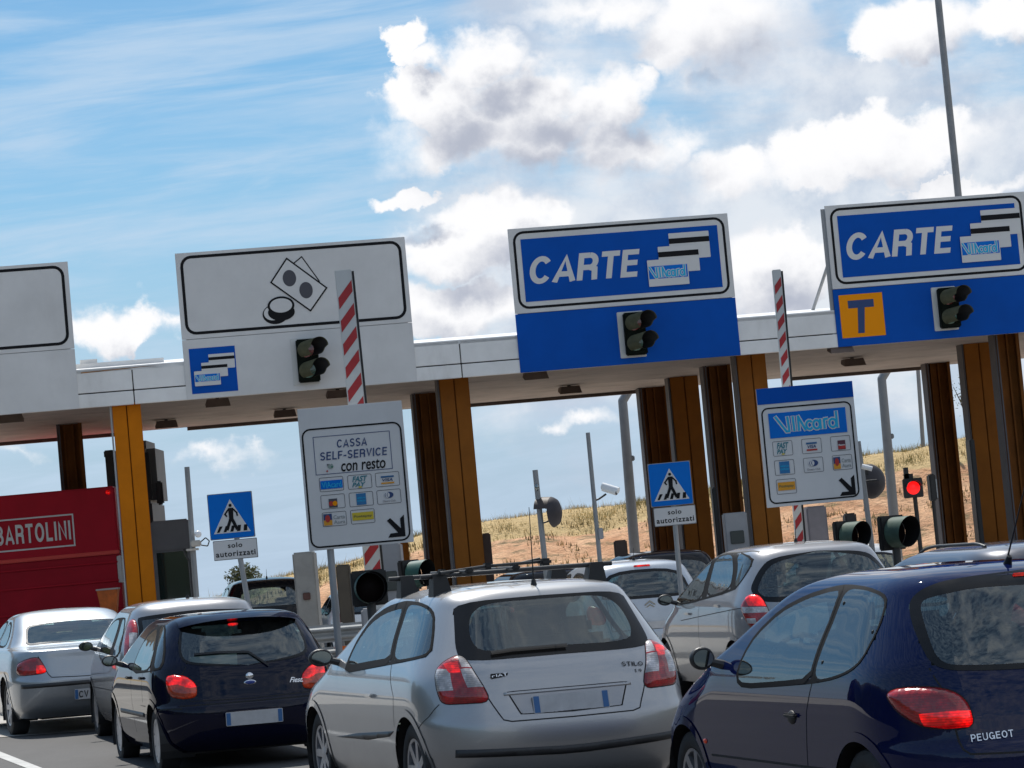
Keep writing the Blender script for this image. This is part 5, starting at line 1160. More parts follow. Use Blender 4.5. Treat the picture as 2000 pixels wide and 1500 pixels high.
def signal_pair(u, v0, v1, label, pole=False):
    """two-aspect lane signal hung on the sign face"""
    a, z1 = pz(u, v0, -.06); b, z0 = pz(u + 8, v1, -.06); cx = (a + b) / 2; h = z1 - z0
    P = PLM @ Vector((cx, -.04, z0)); o = empty('traffic_signal', label, 'traffic signal', P, YAW, 'lane signals on the overhead signs'); w = h * .57
    hs = mat('signal_housing', (.006, .009, .006), .7, spec=.08, vary=.2, vscale=8); ho = mat('signal_hood', (.10, .098, .058), .65, spec=.1, vary=.2, vscale=8); wh = mat('signal_board_white', (.6, .6, .58), .5)
    MB().bbox((0, 0, h / 2), (w, .03, h), .01).build('backing_board', wh, o)
    MB().bbox((.045, -.10, h / 2), (w * .80, .16, h * .92), .02).build('housing', hs, o)
    for k, (zz, colr) in enumerate(((h * .73, (.16, .01, .01)), (h * .29, (.005, .10, .06)))):
        r = h * .185; m = MB(); n = 20; D = Vector((.62, -.78, .10)).normalized(); c = Vector((.02, -.18, zz)); L_ = .36
        up = Vector((0, 0, 1)); sd = Vector((1, 0, 0)); vs = []
        for i in range(n + 1):
            t = radians(-58 + 296 * i / n); e = (sd * cos(t) + up * sin(t)) * r; vs += [c + e, c + e + D * (L_ * (1.0 if sin(t) > -.2 else .75))]
        m.add(vs, [(2 * i, 2 * i + 1, 2 * i + 3, 2 * i + 2) for i in range(n)])
        i0 = len(m.v); vs2 = [c + (v - c) * .94 + Vector((0, .0, 0)) for v in vs]; m.cur = 1; m.add(vs2, [(2 * i, 2 * i + 2, 2 * i + 3, 2 * i + 1) for i in range(n)])
        m.build('hood', None, o, True, mats=[ho, M_['black']])
        MB().lathe([(.001, -.02), (r * .5, -.014), (r * .9, 0)], c + Vector((0, -.01, 0)), 'Y', 20).build('lens', lampmat('signal_lens_%d' % k, colr), o, True)
def overhead(corners, kind, label):
    S = Sign('overhead_sign', label, 'road sign', PLM @ Matrix.Translation((0, -.03, 0)), None); z0, z1, zm = 4.925, 7.49, 5.97
    P = S.pts(corners); W_ = 4; s0 = (P[0][0] + P[3][0]) / 2; s1 = s0 + 4.04 if kind in ('carte', 'cash') else P[1][0]
    if kind == 'carte' and len(P) == 4: s1 = s0 + 4.0
    if kind == 'blank': s0 = s1 - 4.04
    low = S_BLUE if kind.startswith('carte') else S_WHITE
    MB().box(((s0 + s1) / 2, .045, (z0 + z1) / 2), (W_ - .1, .01, z1 - z0 - .1)).build('backing', S_BACK, S.root)
    for a, b, m_ in ((z0, zm - .004, low), (zm + .004, z1, S_WHITE)):
        MB().bbox(((s0 + s1) / 2, .02, (a + b) / 2), (s1 - s0, .04, b - a), .004).build('panel', m_, S.root)
    for x in (s0 + .5, s1 - .5): MB().box((x, .09, 6.2), (.08, .08, 2.4)).build('mounting_post', greyst, S.root)
    m2 = MB()
    if kind != 'carteT': m2.tube((s1 - .6, .08, 6.75), (s1 - .8, 1.0, 5.70), .03)
    else: m2.tube((s0 + .12, .08, 6.75), (s0 - .22, .75, 5.66), .03)
    m2.build('stay', greyst, S.root)
    fr = (s0 + .075, zm + .075, s1 - .075, z1 - .055)
    S.frame('border', fr, .045 if kind.startswith('carte') else .052, .19, S_BLK, 1)
    W_ = s1 - s0
    if kind.startswith('carte'):
        S.flat('blue_field', [(s0 + .21, zm + .20), (s1 - .21, zm + .20), (s1 - .21, z1 - .20), (s0 + .21, z1 - .20)], S_BLUE, 1)
        caps_mesh('lettering', 'CARTE', (s0 + .29, zm + .51, s0 + 2.36, zm + .99), S_LET, S.root, -.007, 1.15, .17, .10)
        card_stack(S, s0 + 2.45, zm + .30, .735, .475, .218, .228, 3)
    if kind == 'cash':
        Z = lambda L: S.zm(3.846, 320, 440, L)
        n2 = S.flat('banknote', Z([(1035, 237), (1222, 470), (1102, 642), (922, 400)]), S_WHITE, 1); S.line('outline', Z([(970, 290), (1035, 237), (1168, 420)]), .020, S_BLK, 2, False, n2)
        n1 = S.flat('banknote', Z([(922, 250), (1222, 470), (1102, 642), (805, 430)]), S_WHITE, 3); S.line('outline', Z([(922, 250), (1222, 470), (1102, 642), (805, 430)]), .026, S_BLK, 4, True, n1)
        for c in ((943, 398), (1068, 488)):
            (cx, cz), = Z([c]); S.flat('oval', ell(cx, cz, .118, .145), S_GREY, 4, n1)
        (cx, cz), = Z([(838, 668)]); c0 = S.flat('coin', ell(cx, cz, .225, .175), S_BLK, 1); S.flat('coin_face', ell(cx - .045, cz + .02, .155, .125), S_WHITE, 2, c0)
        (cx, cz), = Z([(882, 640)]); c0 = S.flat('coin', [(cx + x_, cz + z_) for x_, z_ in ell(0, -.03, .235, .15)], S_BLK, 3)
        (cx, cz), = Z([(880, 605)]); S.flat('coin_rim', ell(cx, cz, .235, .165), S_BLK, 4, c0); S.flat('coin_face', ell(cx, cz + .005, .195, .125), S_WHITE, 5, c0)
        b = bbox2(Z([(200, 925), (560, 893), (575, 1248), (222, 1278)])); b = (s0 + .10, z0 + .09, s0 + .90, z0 + .88)
        S.flat('blue_tile', [(b[0], b[1]), (b[2], b[1]), (b[2], b[3]), (b[0], b[3])], S_BLUE, 1)
        card_stack(S, b[0] + .06, b[1] + .13, .45, .26, .135, .14, 2)
    if kind == 'carteT':
        b = (s0 + .09, z0 + .15, s0 + .90, z0 + .93); c = S.flat('orange_tile', [(b[0], b[1]), (b[2], b[1]), (b[2], b[3]), (b[0], b[3])], S_OR, 1)
        S.flat('letter_t', [(b[0] + .16, b[3] - .11), (b[0] + .16, b[3] - .25), (b[0] + .335, b[3] - .25), (b[0] + .30, b[1] + .07), (b[0] + .42, b[1] + .07), (b[0] + .465, b[3] - .25), (b[0] + .64, b[3] - .25), (b[0] + .64, b[3] - .11)], S_NAVY, 2, c)
    return S
overhead([(0, 0), (132, 512), (158, 803), (0, 0)], 'blank', 'blank white overhead sign with black border at the far left')
overhead([(340, 497), (791, 463), (818, 744), (367, 785)], 'cash', 'white overhead sign with banknotes, coins and a small blue card tile')
overhead([(991, 447), (1418, 418), (1447, 694), (1017, 727)], 'carte', 'middle blue overhead sign reading CARTE, with no orange tile')
overhead([(1610, 402), (2000, 374), (2030, 640), (1638, 677)], 'carteT', 'rightmost blue overhead sign reading CARTE with an orange T tile')
signal_pair(592, 660, 751, 'two-lamp signal on the white sign with banknotes and coins'); signal_pair(1230, 608, 698, 'two-lamp signal on the middle blue CARTE sign'); signal_pair(1842, 560, 645, 'two-lamp signal on the rightmost CARTE sign, right of the orange T')

# payment boards on posts at the island noses
def board_matrix(u, v, Y, yaw):
    p = at(u, v, Y); return Matrix.Translation((p.x, p.y, 0)) @ Matrix.Rotation(radians(yaw), 4, 'Z')
def lg_viacard(S, b, lv, c): x0, z0, x1, z1 = b; S.flat('logo_band', [(x0 + .01, z0 + .025), (x1 - .01, z0 + .025), (x1 - .01, z1 - .032), (x0 + .01, z1 - .032)], S_LB, lv, c); S.text('logo_text', 'VIAcard', (x0 + .02, z0 + .035, x1 - .02, z1 - .045), S_CY, lv + 1, bold=.01, shear=-.1, parent=c)
def lg_fast(S, b, lv, c, col=None):
    x0, z0, x1, z1 = b; m_ = mat('sign_teal', (.03, .20, .25), .5); k = (z1 - z0)
    S.text('logo_text', 'FAST', (x0 + .045, z0 + k * .50, x1 - .04, z1 - k * .10), m_, lv, bold=.03, shear=.3, parent=c); S.text('logo_text', 'PAY', (x0 + .04, z0 + k * .14, x1 - .06, z0 + k * .46), m_, lv, bold=.03, shear=.3, parent=c)
    S.flat('logo_dot', ell((x0 + x1) / 2, z0 + k * .12, .018, .008, 10), S_YEL, lv, c)
def lg_visa(S, b, lv, c, low=None):
    x0, z0, x1, z1 = b; cx = (x0 + x1) / 2; w = (x1 - x0) * .27; k = z1 - z0
    S.flat('logo_band', [(cx - w, z0 + k * .62), (cx + w, z0 + k * .62), (cx + w, z0 + k * .74), (cx - w, z0 + k * .74)], mat('sign_steel_blue', (.02, .12, .28), .5), lv, c)
    S.text('logo_text', 'VISA', (cx - w * .8, z0 + k * .36, cx + w * .8, z0 + k * .56), S_NAVY, lv, bold=.02, shear=.2, parent=c)
    S.flat('logo_band', [(cx - w, z0 + k * .18), (cx + w, z0 + k * .18), (cx + w, z0 + k * .29), (cx - w, z0 + k * .29)], low or S_OX, lv, c)
def lg_master(S, b, lv, c, alt=False):
    x0, z0, x1, z1 = b; cx = (x0 + x1) / 2 + (.0 if not alt else .01); w = .036; k = z1 - z0
    q = S.flat('logo_field', [(cx - w * 1.15, z0 + k * .08), (cx + w * 1.15, z0 + k * .08), (cx + w * 1.15, z0 + k * .70), (cx - w * 1.15, z0 + k * .70)], S_GREY if not alt else mat('sign_maroon', (.10, .02, .04), .5), lv, c)
    if alt: S.flat('logo_band', [(cx - w * 1.1, z0 + k * .12), (cx + w * 1.1, z0 + k * .12), (cx + w * 1.1, z0 + k * .40), (cx - w * 1.1, z0 + k * .40)], S_RED, lv + 1, c); S.text('logo_text', 'Maestro', (cx - w, z0 + k * .33, cx + w, z0 + k * .46), S_LET, lv + 2, bold=.03, parent=c)
    else: S.flat('logo_disc', ell(cx - .018, z0 + k * .36, .024, .024, 16), S_RED, lv + 1, c); S.flat('logo_disc', ell(cx + .018, z0 + k * .36, .024, .024, 16), S_OR, lv + 2, c)
def lg_amex(S, b, lv, c):
    x0, z0, x1, z1 = b; cx, cz = (x0 + x1) / 2, (z0 + z1) / 2; k = (z1 - z0) * .40
    S.flat('logo_field', [(cx - k * .85, cz - k), (cx + k * .85, cz - k), (cx + k * .85, cz + k), (cx - k * .85, cz + k)], mat('sign_azure', (.01, .16, .38), .45), lv, c)
    S.text('logo_text', 'AMERICAN', (cx - k * .72, cz + k * .05, cx + k * .72, cz + k * .35), S_CY, lv + 1, bold=.02, parent=c); S.text('logo_text', 'EXPRESS', (cx - k * .72, cz - k * .45, cx + k * .72, cz - k * .15), S_CY, lv + 1, bold=.02, parent=c)
def lg_diners(S, b, lv, c):
    x0, z0, x1, z1 = b; cx, cz = (x0 + x1) / 2, z0 + (z1 - z0) * .62; r = (z1 - z0) * .22
    S.flat('logo_disc', ell(cx, cz, r * 1.5, r, 20), S_NAVY, lv, c); S.flat('logo_disc', ell(cx - r * .6, cz, r * .9, r * .92, 20), S_WHITE, lv + 1, c); S.text('logo_text', '((', (cx - r * 1.3, cz - r * .7, cx - r * .2, cz + r * .7), S_NAVY, lv + 2, parent=c)
    S.text('logo_text', 'Diners Club', (cx - r * 2, z0 + (z1 - z0) * .14, cx + r * 2, z0 + (z1 - z0) * .28), mat('sign_faint', (.30, .29, .31), .5), lv, parent=c)
def lg_aura(S, b, lv, c):
    x0, z0, x1, z1 = b; w = (x1 - x0) * .40; k = z1 - z0
    S.flat('logo_field', [(x0 + .012, z0 + k * .45), (x0 + w, z0 + k * .45), (x0 + w, z1 - k * .12), (x0 + .012, z1 - k * .12)], S_NAVY, lv, c); S.flat('logo_field', [(x0 + .012, z0 + k * .08), (x0 + w, z0 + k * .08), (x0 + w, z0 + k * .44), (x0 + .012, z0 + k * .44)], S_OX, lv, c)
    S.flat('logo_disc', ell(x0 + .012 + w * .42, z0 + k * .55, w * .26, k * .26, 16), S_RED, lv + 1, c)
    f = mat('sign_pale_text', (.30, .32, .32), .5); S.text('logo_text', 'Carta', (x0 + w + .015, z0 + k * .48, x1 - .015, z0 + k * .75), f, lv, bold=.01, parent=c); S.text('logo_text', 'Aura', (x0 + w + .015, z0 + k * .15, x1 - .015, z0 + k * .4), f, lv, bold=.01, parent=c)
def lg_yellow(S, b, lv, c, col=None, txt='Postepay'):
    x0, z0, x1, z1 = b; k = z1 - z0
    S.flat('logo_field', [(x0 + .016, z0 + k * .25), (x1 - .012, z0 + k * .25), (x1 - .012, z1 - k * .20), (x0 + .016, z1 - k * .20)], col or S_YEL, lv, c)
    S.text('logo_text', txt, (x0 + .03, z0 + k * .40, x1 - .026, z1 - k * .38), mat('sign_olive', (.16, .15, .05), .5), lv + 1, bold=.02, parent=c)
def payment_board(kind, TL, TR, BR, BL, Y, yaw, label):
    u, v = (TL[0] + BR[0]) / 2, (TL[1] + BR[1]) / 2
    S = Sign('payment_sign', label, 'road sign', board_matrix(u, v, Y, yaw)); P = S.pts([TL, TR, BR, BL])
    x0 = (P[0][0] + P[3][0]) / 2; x1 = (P[1][0] + P[2][0]) / 2; z1 = (P[0][1] + P[1][1]) / 2; z0 = (P[2][1] + P[3][1]) / 2; W_ = x1 - x0; H_ = z1 - z0
    fy = lambda t: z1 - H_ * t; fx = lambda t: x0 + W_ * t
    MB().bbox(((x0 + x1) / 2, .012, (z0 + z1) / 2), (W_, .022, H_), .004).build('panel', S_WHITE, S.root)
    MB().box(((x0 + x1) / 2, .035, (z0 + z1) / 2), (W_ * .96, .02, .05)).build('back_rail', greyst, S.root)
    g = ground(S.M.translation.x)
    if kind == 'cassa':
        S.frame('border', (fx(.02), fy(.985), fx(.975), fy(.145)), .016, .085, S_BLK, 1)
        b = (fx(.125), fy(.475), fx(.86), fy(.205)); S.frame('text_frame', b, .006, .002, S_NAVY, 1)
        caps_mesh('lettering', 'CASSA', (fx(.345), fy(.295), fx(.64), fy(.237)), S_NAVY, S.root, -.004, .9, .10); caps_mesh('lettering', 'SELF-SERVICE', (fx(.175), fy(.375), fx(.825), fy(.317)), S_NAVY, S.root, -.004, .9, .10)
        S.text('lettering', 'con resto', (fx(.37), fy(.465), fx(.795), fy(.395)), S_BLK, 1, bold=.012, shear=.15)
        c = S.flat('coin_symbol', ell(fx(.27), fy(.42), .028, .026), mat('sign_pale_green', (.26, .33, .30), .5), 1)
        for a_, b_, m_, r_ in ((.245, .408, S_GREY, .008), (.285, .425, mat('sign_green', (.02, .16, .09), .5), .009), (.235, .452, S_RED, .009), (.27, .40, S_LET, .010)): S.flat('coin_symbol_dot', ell(fx(a_), fy(b_), r_, r_, 10), m_, 2, c)
        cols = (.155, .425, .69); rows = (.545, .668, .79); cw, ch = .225, .10
        L = [(0, 0, lg_viacard), (1, 0, lg_fast), (2, 0, lg_visa), (0, 1, lg_master), (1, 1, lg_amex), (2, 1, lg_diners), (0, 2, lg_aura), (1, 2, lg_yellow)]
        ar = (.80, .87)
    else:
        t0 = .135
        S.flat('blue_band', [(x0 + .001, fy(t0)), (x1 - .001, fy(t0)), (x1 - .001, z1 - .001), (x0 + .001, z1 - .001)], S_BLUE, 1)
        S.frame('border', (fx(.03), fy(.975), fx(.965), fy(.165)), .016, .075, S_BLK, 1)
        S.flat('blue_field', [(fx(.10), fy(.425)), (fx(.90), fy(.425)), (fx(.90), fy(.215)), (fx(.10), fy(.215))], S_LB, 1)
        viacard_word(S, (fx(.17), fy(.385), fx(.84), fy(.245)), 2)
        cols = (.12, .42, .72); rows = (.515, .675, .835); cw, ch = .20, .125
        L = [(0, 0, lg_fast), (1, 0, lambda *a: lg_visa(*a, low=S_RED)), (2, 0, lambda *a: lg_master(*a, alt=True)), (0, 1, lg_amex), (1, 1, lg_diners), (2, 1, lg_aura), (0, 2, lambda *a: lg_yellow(*a, col=S_OX))]
        ar = (.78, .87)
    for ci, ri, fn in L:
        b = (fx(cols[ci] - .005), fy(rows[ri] + ch / 2), fx(cols[ci] + cw), fy(rows[ri] - ch / 2))
        c = S.frame('logo_tile', b, .0045, .016, S_GREY, 1); fn(S, b, 1, c)
    # arrow down to the right
    a, d = ar; X1, Z1 = fx(.925), fy(.955 if kind == 'cassa' else .955); k = W_ * .165; t = W_ * .038
    S.flat('arrow', [(X1, Z1), (X1 - k, Z1 - .0), (X1 - k * .85, Z1 + t), (X1 - t * 1.8, Z1 + t * 1.05), (X1 - k * 1.0, Z1 + k * .98), (X1 - k * .80, Z1 + k * 1.12), (X1 - t * 1.0, Z1 + t * 2.1), (X1 - t * 1.0, Z1 + k * 1.05), (X1, Z1 + k * 1.25)], S_BLK, 1)
    return S, (x0, z0, x1, z1), g
S, b, g = payment_board('cassa', (581, 797), (785, 784), (808, 1058), (603, 1077), 27.4, 5, 'white board reading CASSA SELF-SERVICE con resto with eight card logos')
m = MB(); x = S.p(645, 1070)[0]; m.tube((x, .05, g), (x, .05, b[3] - .1), .035, n=14); m.build('post', greyst, S.root, True)
S, b, g = payment_board('via', (1475, 760), (1663, 744), (1688, 972), (1500, 995), 30.3, 4, 'white payment board with blue top and seven card logos')


def ped_sign(TL, TR, Y, label, sub):
    (u0, v0), (u1, v1) = TL, TR; Wp = hypot(u1 - u0, v1 - v0); u, v = (u0 + u1) / 2 + Wp * .09, (v0 + v1) / 2 + Wp * .7
    S = Sign('crossing_sign', label, 'road sign', board_matrix(u, v, Y, 0)); a, c = S.p(*TL), S.p(*TR); x0, x1 = a[0], c[0]; z1 = (a[1] + c[1]) / 2; w = x1 - x0; h = w * 1.02
    # sign leans a little with its bent post
    MB().bbox(((x0 + x1) / 2, .01, z1 - h / 2), (w, .018, h), .004).build('sign_plate', S_BACK, S.root)
    S.flat('blue_field', rrect(x0 + .008, z1 - h + .008, x1 - .008, z1 - .008, .02, 3), S_LB, 1)
    cx = (x0 + x1) / 2; tz, bz = z1 - h * .14, z1 - h * .87
    t = S.flat('white_triangle', [(cx, tz), (x0 + w * .09, bz), (x1 - w * .09, bz)], S_LET, 2)
    for k in (.19, .345, .50, .655, .81):
        xx = x0 + w * k; S.flat('crossing_stripe', [(xx - w * .045 + (k - .5) * -.02, bz + .012), (xx + w * .025, bz + .012), (xx + w * .07 - (k - .5) * w * .12, bz + h * .155), (xx - w * .0 - (k - .5) * w * .12, bz + h * .155)], S_BLK, 3, t)
    f = S.flat('figure', ell(cx, z1 - h * .275, w * .035, w * .035, 12), S_BLK, 4, t)
    S.flat('figure_body', [(cx - w * .05, z1 - h * .33), (cx + w * .06, z1 - h * .33), (cx + w * .05, z1 - h * .56), (cx + w * .15, z1 - h * .80), (cx + w * .09, z1 - h * .82), (cx + w * .0, z1 - h * .62), (cx - w * .08, z1 - h * .82), (cx - w * .14, z1 - h * .80), (cx - w * .045, z1 - h * .56)], S_BLK, 4, t)
    S.line('figure_arm', [(cx - w * .04, z1 - h * .35), (cx - w * .13, z1 - h * .46), (cx - w * .10, z1 - h * .50)], w * .035, S_BLK, 4, False, t); S.line('figure_arm', [(cx + w * .05, z1 - h * .35), (cx + w * .13, z1 - h * .44), (cx + w * .14, z1 - h * .50)], w * .035, S_BLK, 4, False, t)
    zt = z1 - h - .01; zb = zt - w * .44; o = w * .035
    MB().bbox(((x0 + x1) / 2 + o, .01, (zt + zb) / 2), (w * .98, .018, zt - zb), .004).build('sub_plate', S_BACK, S.root)
    S.flat('sub_field', rrect(x0 + o + .01, zb + .008, x1 + o - .012, zt - .008, .015, 3), S_WHITE, 1)
    S.text('lettering', 'solo', (cx + o - w * .16, zb + w * .26, cx + o + w * .16, zb + w * .37), S_BLK, 2, bold=.02, space=1.15)
    S.text('lettering', 'autorizzati', (cx + o - w * .44, zb + w * .07, cx + o + w * .44, zb + w * .19), S_BLK, 2, bold=.02, space=1.15)
    g = ground(S.M.translation.x); px_ = S.p(*sub)[0] if 0 else cx + o
    e = S.p(*sub); MB().tube((px_, .03, z1 - h * .5), (e[0], .03, e[1]), .030, n=12).tube((e[0], .03, e[1]), (e[0] + .0, .03, g), .030, n=12).build('post', greyst, S.root, True)
ped_sign((404, 970), (491, 955), 31.0, 'blue pedestrian crossing sign with solo autorizzati plate, left one against the sky', (486, 1190))
ped_sign((1264, 907), (1347, 899), 33.0, 'blue pedestrian crossing sign with solo autorizzati plate, in front of the right group of columns', (1325, 1095))

# ------------------------------------------------------------------ upright barrier arms
def arm(TL, TR, BL, BR, Y, label, first, pitchm, low):
    a, b, c, d = at(*TL, Y), at(*TR, Y), at(*BL, Y), at(*BR, Y); w = (b - a).length; g = ground(a.x)
    o = empty('barrier_arm', label, 'barrier arm', ((a.x + b.x) / 2, Y, 0), 0)
    top = (a.z + b.z) / 2; slope = ((c.x + d.x) / 2 - (a.x + b.x) / 2) / (c.z - a.z); L_ = top - .95
    wht = mat('barrier_white', (.62, .62, .60), .45, vary=.08, vscale=3, dirt=.2); rd = mat('barrier_red', (.42, .018, .022), .4, vary=.1, vscale=5, dirt=.15); hw = w / 2
    Sh = Matrix.Identity(4); Sh[0][2] = slope
    ar = MB().bbox((0, .03, -L_ / 2), (w, .06, L_), .006).build('arm_beam', wht, o); ar.data.transform(Matrix.Translation((0, 0, top)) @ Sh)
    MB().box((hw + .012, .03, -L_ / 2), (.02, .05, L_ - .04)).build('rubber_edge', M_['black'], o).data.transform(Matrix.Translation((0, 0, top)) @ Sh)
    z = -first; i = 0
    while z > -L_ + .2:
        v = [(-hw + .012, -.003, z), (hw - .008, -.003, z + w * 1.02), (hw - .008, -.003, z + w * 1.02 - pitchm * .5), (-hw + .012, -.003, z - pitchm * .5)]
        MB().add(v, [(0, 3, 2, 1)]).build('red_stripe', rd, o).data.transform(Matrix.Translation((0, 0, top)) @ Sh); z -= pitchm; i += 1
    MB().bbox((slope * -L_, .14, g + .62), (.34, .30, 1.24), .02).build('drive_cabinet', mat('cabinet_grey', (.36, .36, .37), .5, vary=.12, vscale=3, dirt=.3), o)
arm((653, 527), (686, 527), (680, 785), (711, 783), 28.2, 'broad red and white striped barrier arm standing upright beside the white self-service sign', .28, .235, (720, 1110))
arm((1508, 527), (1525, 526), (1528, 752), (1544, 750), 31.0, 'narrow red and white barrier arm standing upright behind the blue-topped payment board', .18, .20, (1560, 1050))

# ------------------------------------------------------------------ masts, mirrors, cameras
conc = mat('concrete', (.30, .29, .27), .85, vary=.2, vscale=2.5, dirt=.5, bump=(14, .3)); cab_grey = mat('painted_cabinet', (.30, .30, .31), .55, vary=.12, vscale=2.5, dirt=.4)
pole_g = mat('pole_grey', (.24, .25, .26), .5, .3, vary=.15, vscale=2, dirt=.3); dgreen = mat('hood_green', (.018, .085, .07), .5, vary=.25, vscale=6, dirt=.3); hgrey = mat('hood_grey_green', (.06, .10, .078), .6, spec=.2, vary=.25, vscale=6, dirt=.3)
def mast(name, label, cat, top, bot, Y, wpx, lean=True, group=None):
    """straight mast through two points of the photograph, down to the ground"""
    a, b = at(*top, Y), at(*bot, Y); g = ground(b.x) if Y < 70 else hill_z(b.x, Y) - .1; r = wpx / 5500 * Y / 2
    k = (a.x - b.x) / (a.z - b.z) * .0 if not lean else (a.x - b.x) / (a.z - b.z)
    o = empty(name, label, cat, (b.x - k * (b.z - g), Y, g), 0, group); h = a.z - g
    MB().tube((0, 0, 0), (k * h, 0, h), r * 1.05, r * .92, 16).build('pole', pole_g, o, True)
    MB().lathe([(r * 1.9, 0), (r * 1.9, .02), (r * 1.2, .03)], (0, 0, 0), 'Z', 16).build('base_plate', pole_g, o)
    return o, (lambda z: k * (z - g)), g, r
o, fx_, g, r = mast('camera_mast', 'grey mast with small lamp and cables, left of the left crossing sign', 'mast', (365, 912), (384, 1168), 40, 11)
z = at(380, 1062, 40).z - g; m = MB(); m.bbox((.06 + fx_(z + g), -.09, z + .0), (.14, .12, .09), .015); m.box((fx_(z + g), -.05, z - .08), (.16, .14, .03)); m.build('junction_box', mat('box_beige', (.45, .42, .38), .5), o)
m = MB(); m.ellipsoid((.10 + fx_(z + g), -.1, z + .13), (.05, .05, .05)); m.build('lamp_globe', mat('white_plastic', (.75, .76, .78), .3), o, True)
m = MB(); cx = fx_(z + g)
m.path([(cx + .13, -.08, z + .02), (cx + .20, -.08, z + .07), (cx + .25, -.08, z + .02), (cx + .22, -.08, z - .05), (cx + .13, -.08, z - .03)], .009, 6); m.path([(cx - .12, -.08, z - .06), (cx - .10, -.08, z - .15), (cx - .05, -.08, z - .25), (cx - .05, -.08, -0 + .02)], .016, 6); m.build('cable', M_['black'], o)
def mirror_thing(u, v, Y, rpx, label, o=None, k=1, yaw=-62):
    p = at(u, v, Y); r = rpx / 5500 * Y; R_ = Matrix.Rotation(radians(yaw), 4, 'Z')
    e = empty('traffic_mirror', label, 'mirror', p); e.rotation_euler = (0, 0, radians(yaw))
    m = MB(); m.lathe([(.001, .10), (r * .5, .085), (r * .85, .05), (r, 0), (r * 1.04, -.02), (r * .98, -.03)], (0, 0, 0), 'Y', 28); m.build('mirror_shell', mat('mirror_shell', (.03, .025, .03), .6, vary=.3, vscale=5), e, True)
    MB().lathe([(.001, -.055), (r * .5, -.045), (r * .97, -.02)], (0, 0, 0), 'Y', 28).build('mirror_face', M_['mirror'], e, True)
    m = MB(); n = 14; vs = []
    for i in range(n + 1):
        t = radians(15 + 150 * i / n); vs += [(r * 1.04 * cos(t), -.02, r * 1.04 * sin(t)), (r * 1.1 * cos(t), -.22, r * 1.1 * sin(t))]
    m.add(vs, [(2 * i, 2 * i + 1, 2 * i + 3, 2 * i + 2) for i in range(n)]); m.build('visor', mat('mirror_visor', (.05, .035, .03), .6), e, True)
    return e, p
o, fx_, g, r = mast('mirror_mast', 'grey mast carrying a round dark mirror, in front of the earth bank', 'mast', (1045, 918), (1064, 1092), 40, 11.5)
e, p = mirror_thing(1082, 1000, 40, 29, 'round traffic mirror seen from behind on the mast in front of the earth bank', yaw=-112)
P_ = o.location; m = MB(); m.tube((fx_(at(1050, 972, 40).z) + .0, 0, at(1050, 972, 40).z - g), (p.x - P_.x, 0.05, p.z - g + .18), .012); m.tube((fx_(p.z - .15), 0, p.z - g - .15), (p.x - P_.x, .05, p.z - g - .1), .012); mq = MB(); mq.ellipsoid((fx_(at(1048, 952, 40).z), -.05, at(1048, 952, 40).z - g), (.03, .03, .05)); mq.build('clamp', M_['mirror'], o, True); m.build('mirror_bracket', M_['black'], o, True)
o, fx_, g, r = mast('camera_mast', 'tall thin grey mast carrying the white camera, in front of the earth bank', 'mast', (1148, 845), (1171, 1088), 40, 9)
c = at(1190, 956, 40); P_ = o.location
cc = empty('surveillance_camera', 'white tube camera tilted down on the thin mast in front of the bank', 'camera', c); D = Vector((.78, -.35, -.34)).normalized()
wp_ = mat('camera_white', (.75, .76, .77), .35)
m = MB(); m.tube(-D * .10, D * .12, .052, n=16); m.tube(-D * .11 + Vector((0, 0, .02)), D * .15 + Vector((0, 0, .028)), .05, .046, 16); m.build('camera_housing', wp_, cc, True)
m = MB(); m.tube(D * .12, D * .128, .044, n=16); m.build('camera_lens', M_['black'], cc, True)
m = MB(); zb = at(1163, 978, 40).z - g; m.path([(fx_(zb + g), 0, zb), (c.x - P_.x - .16, 0, zb + .02), (c.x - P_.x - .05, 0, c.z - g - .06)], .014, 8); m.build('camera_bracket', M_['black'], o, True)
m = MB(); zb = at(1176, 1042, 40).z - g; m.bbox((fx_(zb + g) + .05, -.03, zb), (.07, .07, .16), .01); m.build('junction_box', cab_grey, o)
def bent(u0, v0, u1, v1, Y, w, label):
    a, b = at(u0, v0, Y), at(u1, v1, Y); g = ground(b.x); k = (a.x - b.x) / (a.z - b.z); r = w / 5500 * Y / 2
    o = empty('lamp_post', label, 'lamp post', (b.x - k * (b.z - g), Y, g), 0, 'cranked lamp posts behind the canopy'); h = a.z - g
    m = MB(); m.tube((0, 0, 0), (k * h, 0, h), r * 1.12, r * .9, 18); m.build('pole', pole_g, o, True)
    m = MB(); m.tube((k * h, 0, h), (k * h + .95, 0, h + 1.25), r * .9, r * .75, 16); m.ellipsoid((k * h, 0, h), (r * .9, r * .9, r * .9), 16, 8); m.build('crank', pole_g, o, True)
    zz = at(u0 + 20, v0 + 112, Y).z - g; MB().bbox((k * zz + r, 0, zz), (.10, .12, .12), .02).build('bolt_box', pole_g, o)
bent(1216, 783, 1240, 1078, 63, 20, 'thick grey lamp post cranked to the right, behind the middle blue sign'); bent(1722, 740, 1746, 1010, 66, 19, 'thick grey lamp post cranked to the right, beyond the red signal')
o, fx_, g, r = mast('light_mast', 'tall tapering grey light mast rising above the rightmost CARTE sign', 'mast', (1822, -100), (1872, 385), 76, 14.5)
mast('timber_pole', 'thin brown timber pole on the earth bank at the right', 'pole', (1788, 650), (1803, 872), 79, 8)
o, fx_, g, r = mast('sign_mast', 'thin grey mast at the right edge of the blue-topped board', 'mast', (1676, 862), (1702, 1060), 32, 11)
e, p = mirror_thing(1704, 940, 32.4, 33, 'round mirror with brown visor right of the blue-topped board', yaw=-140)
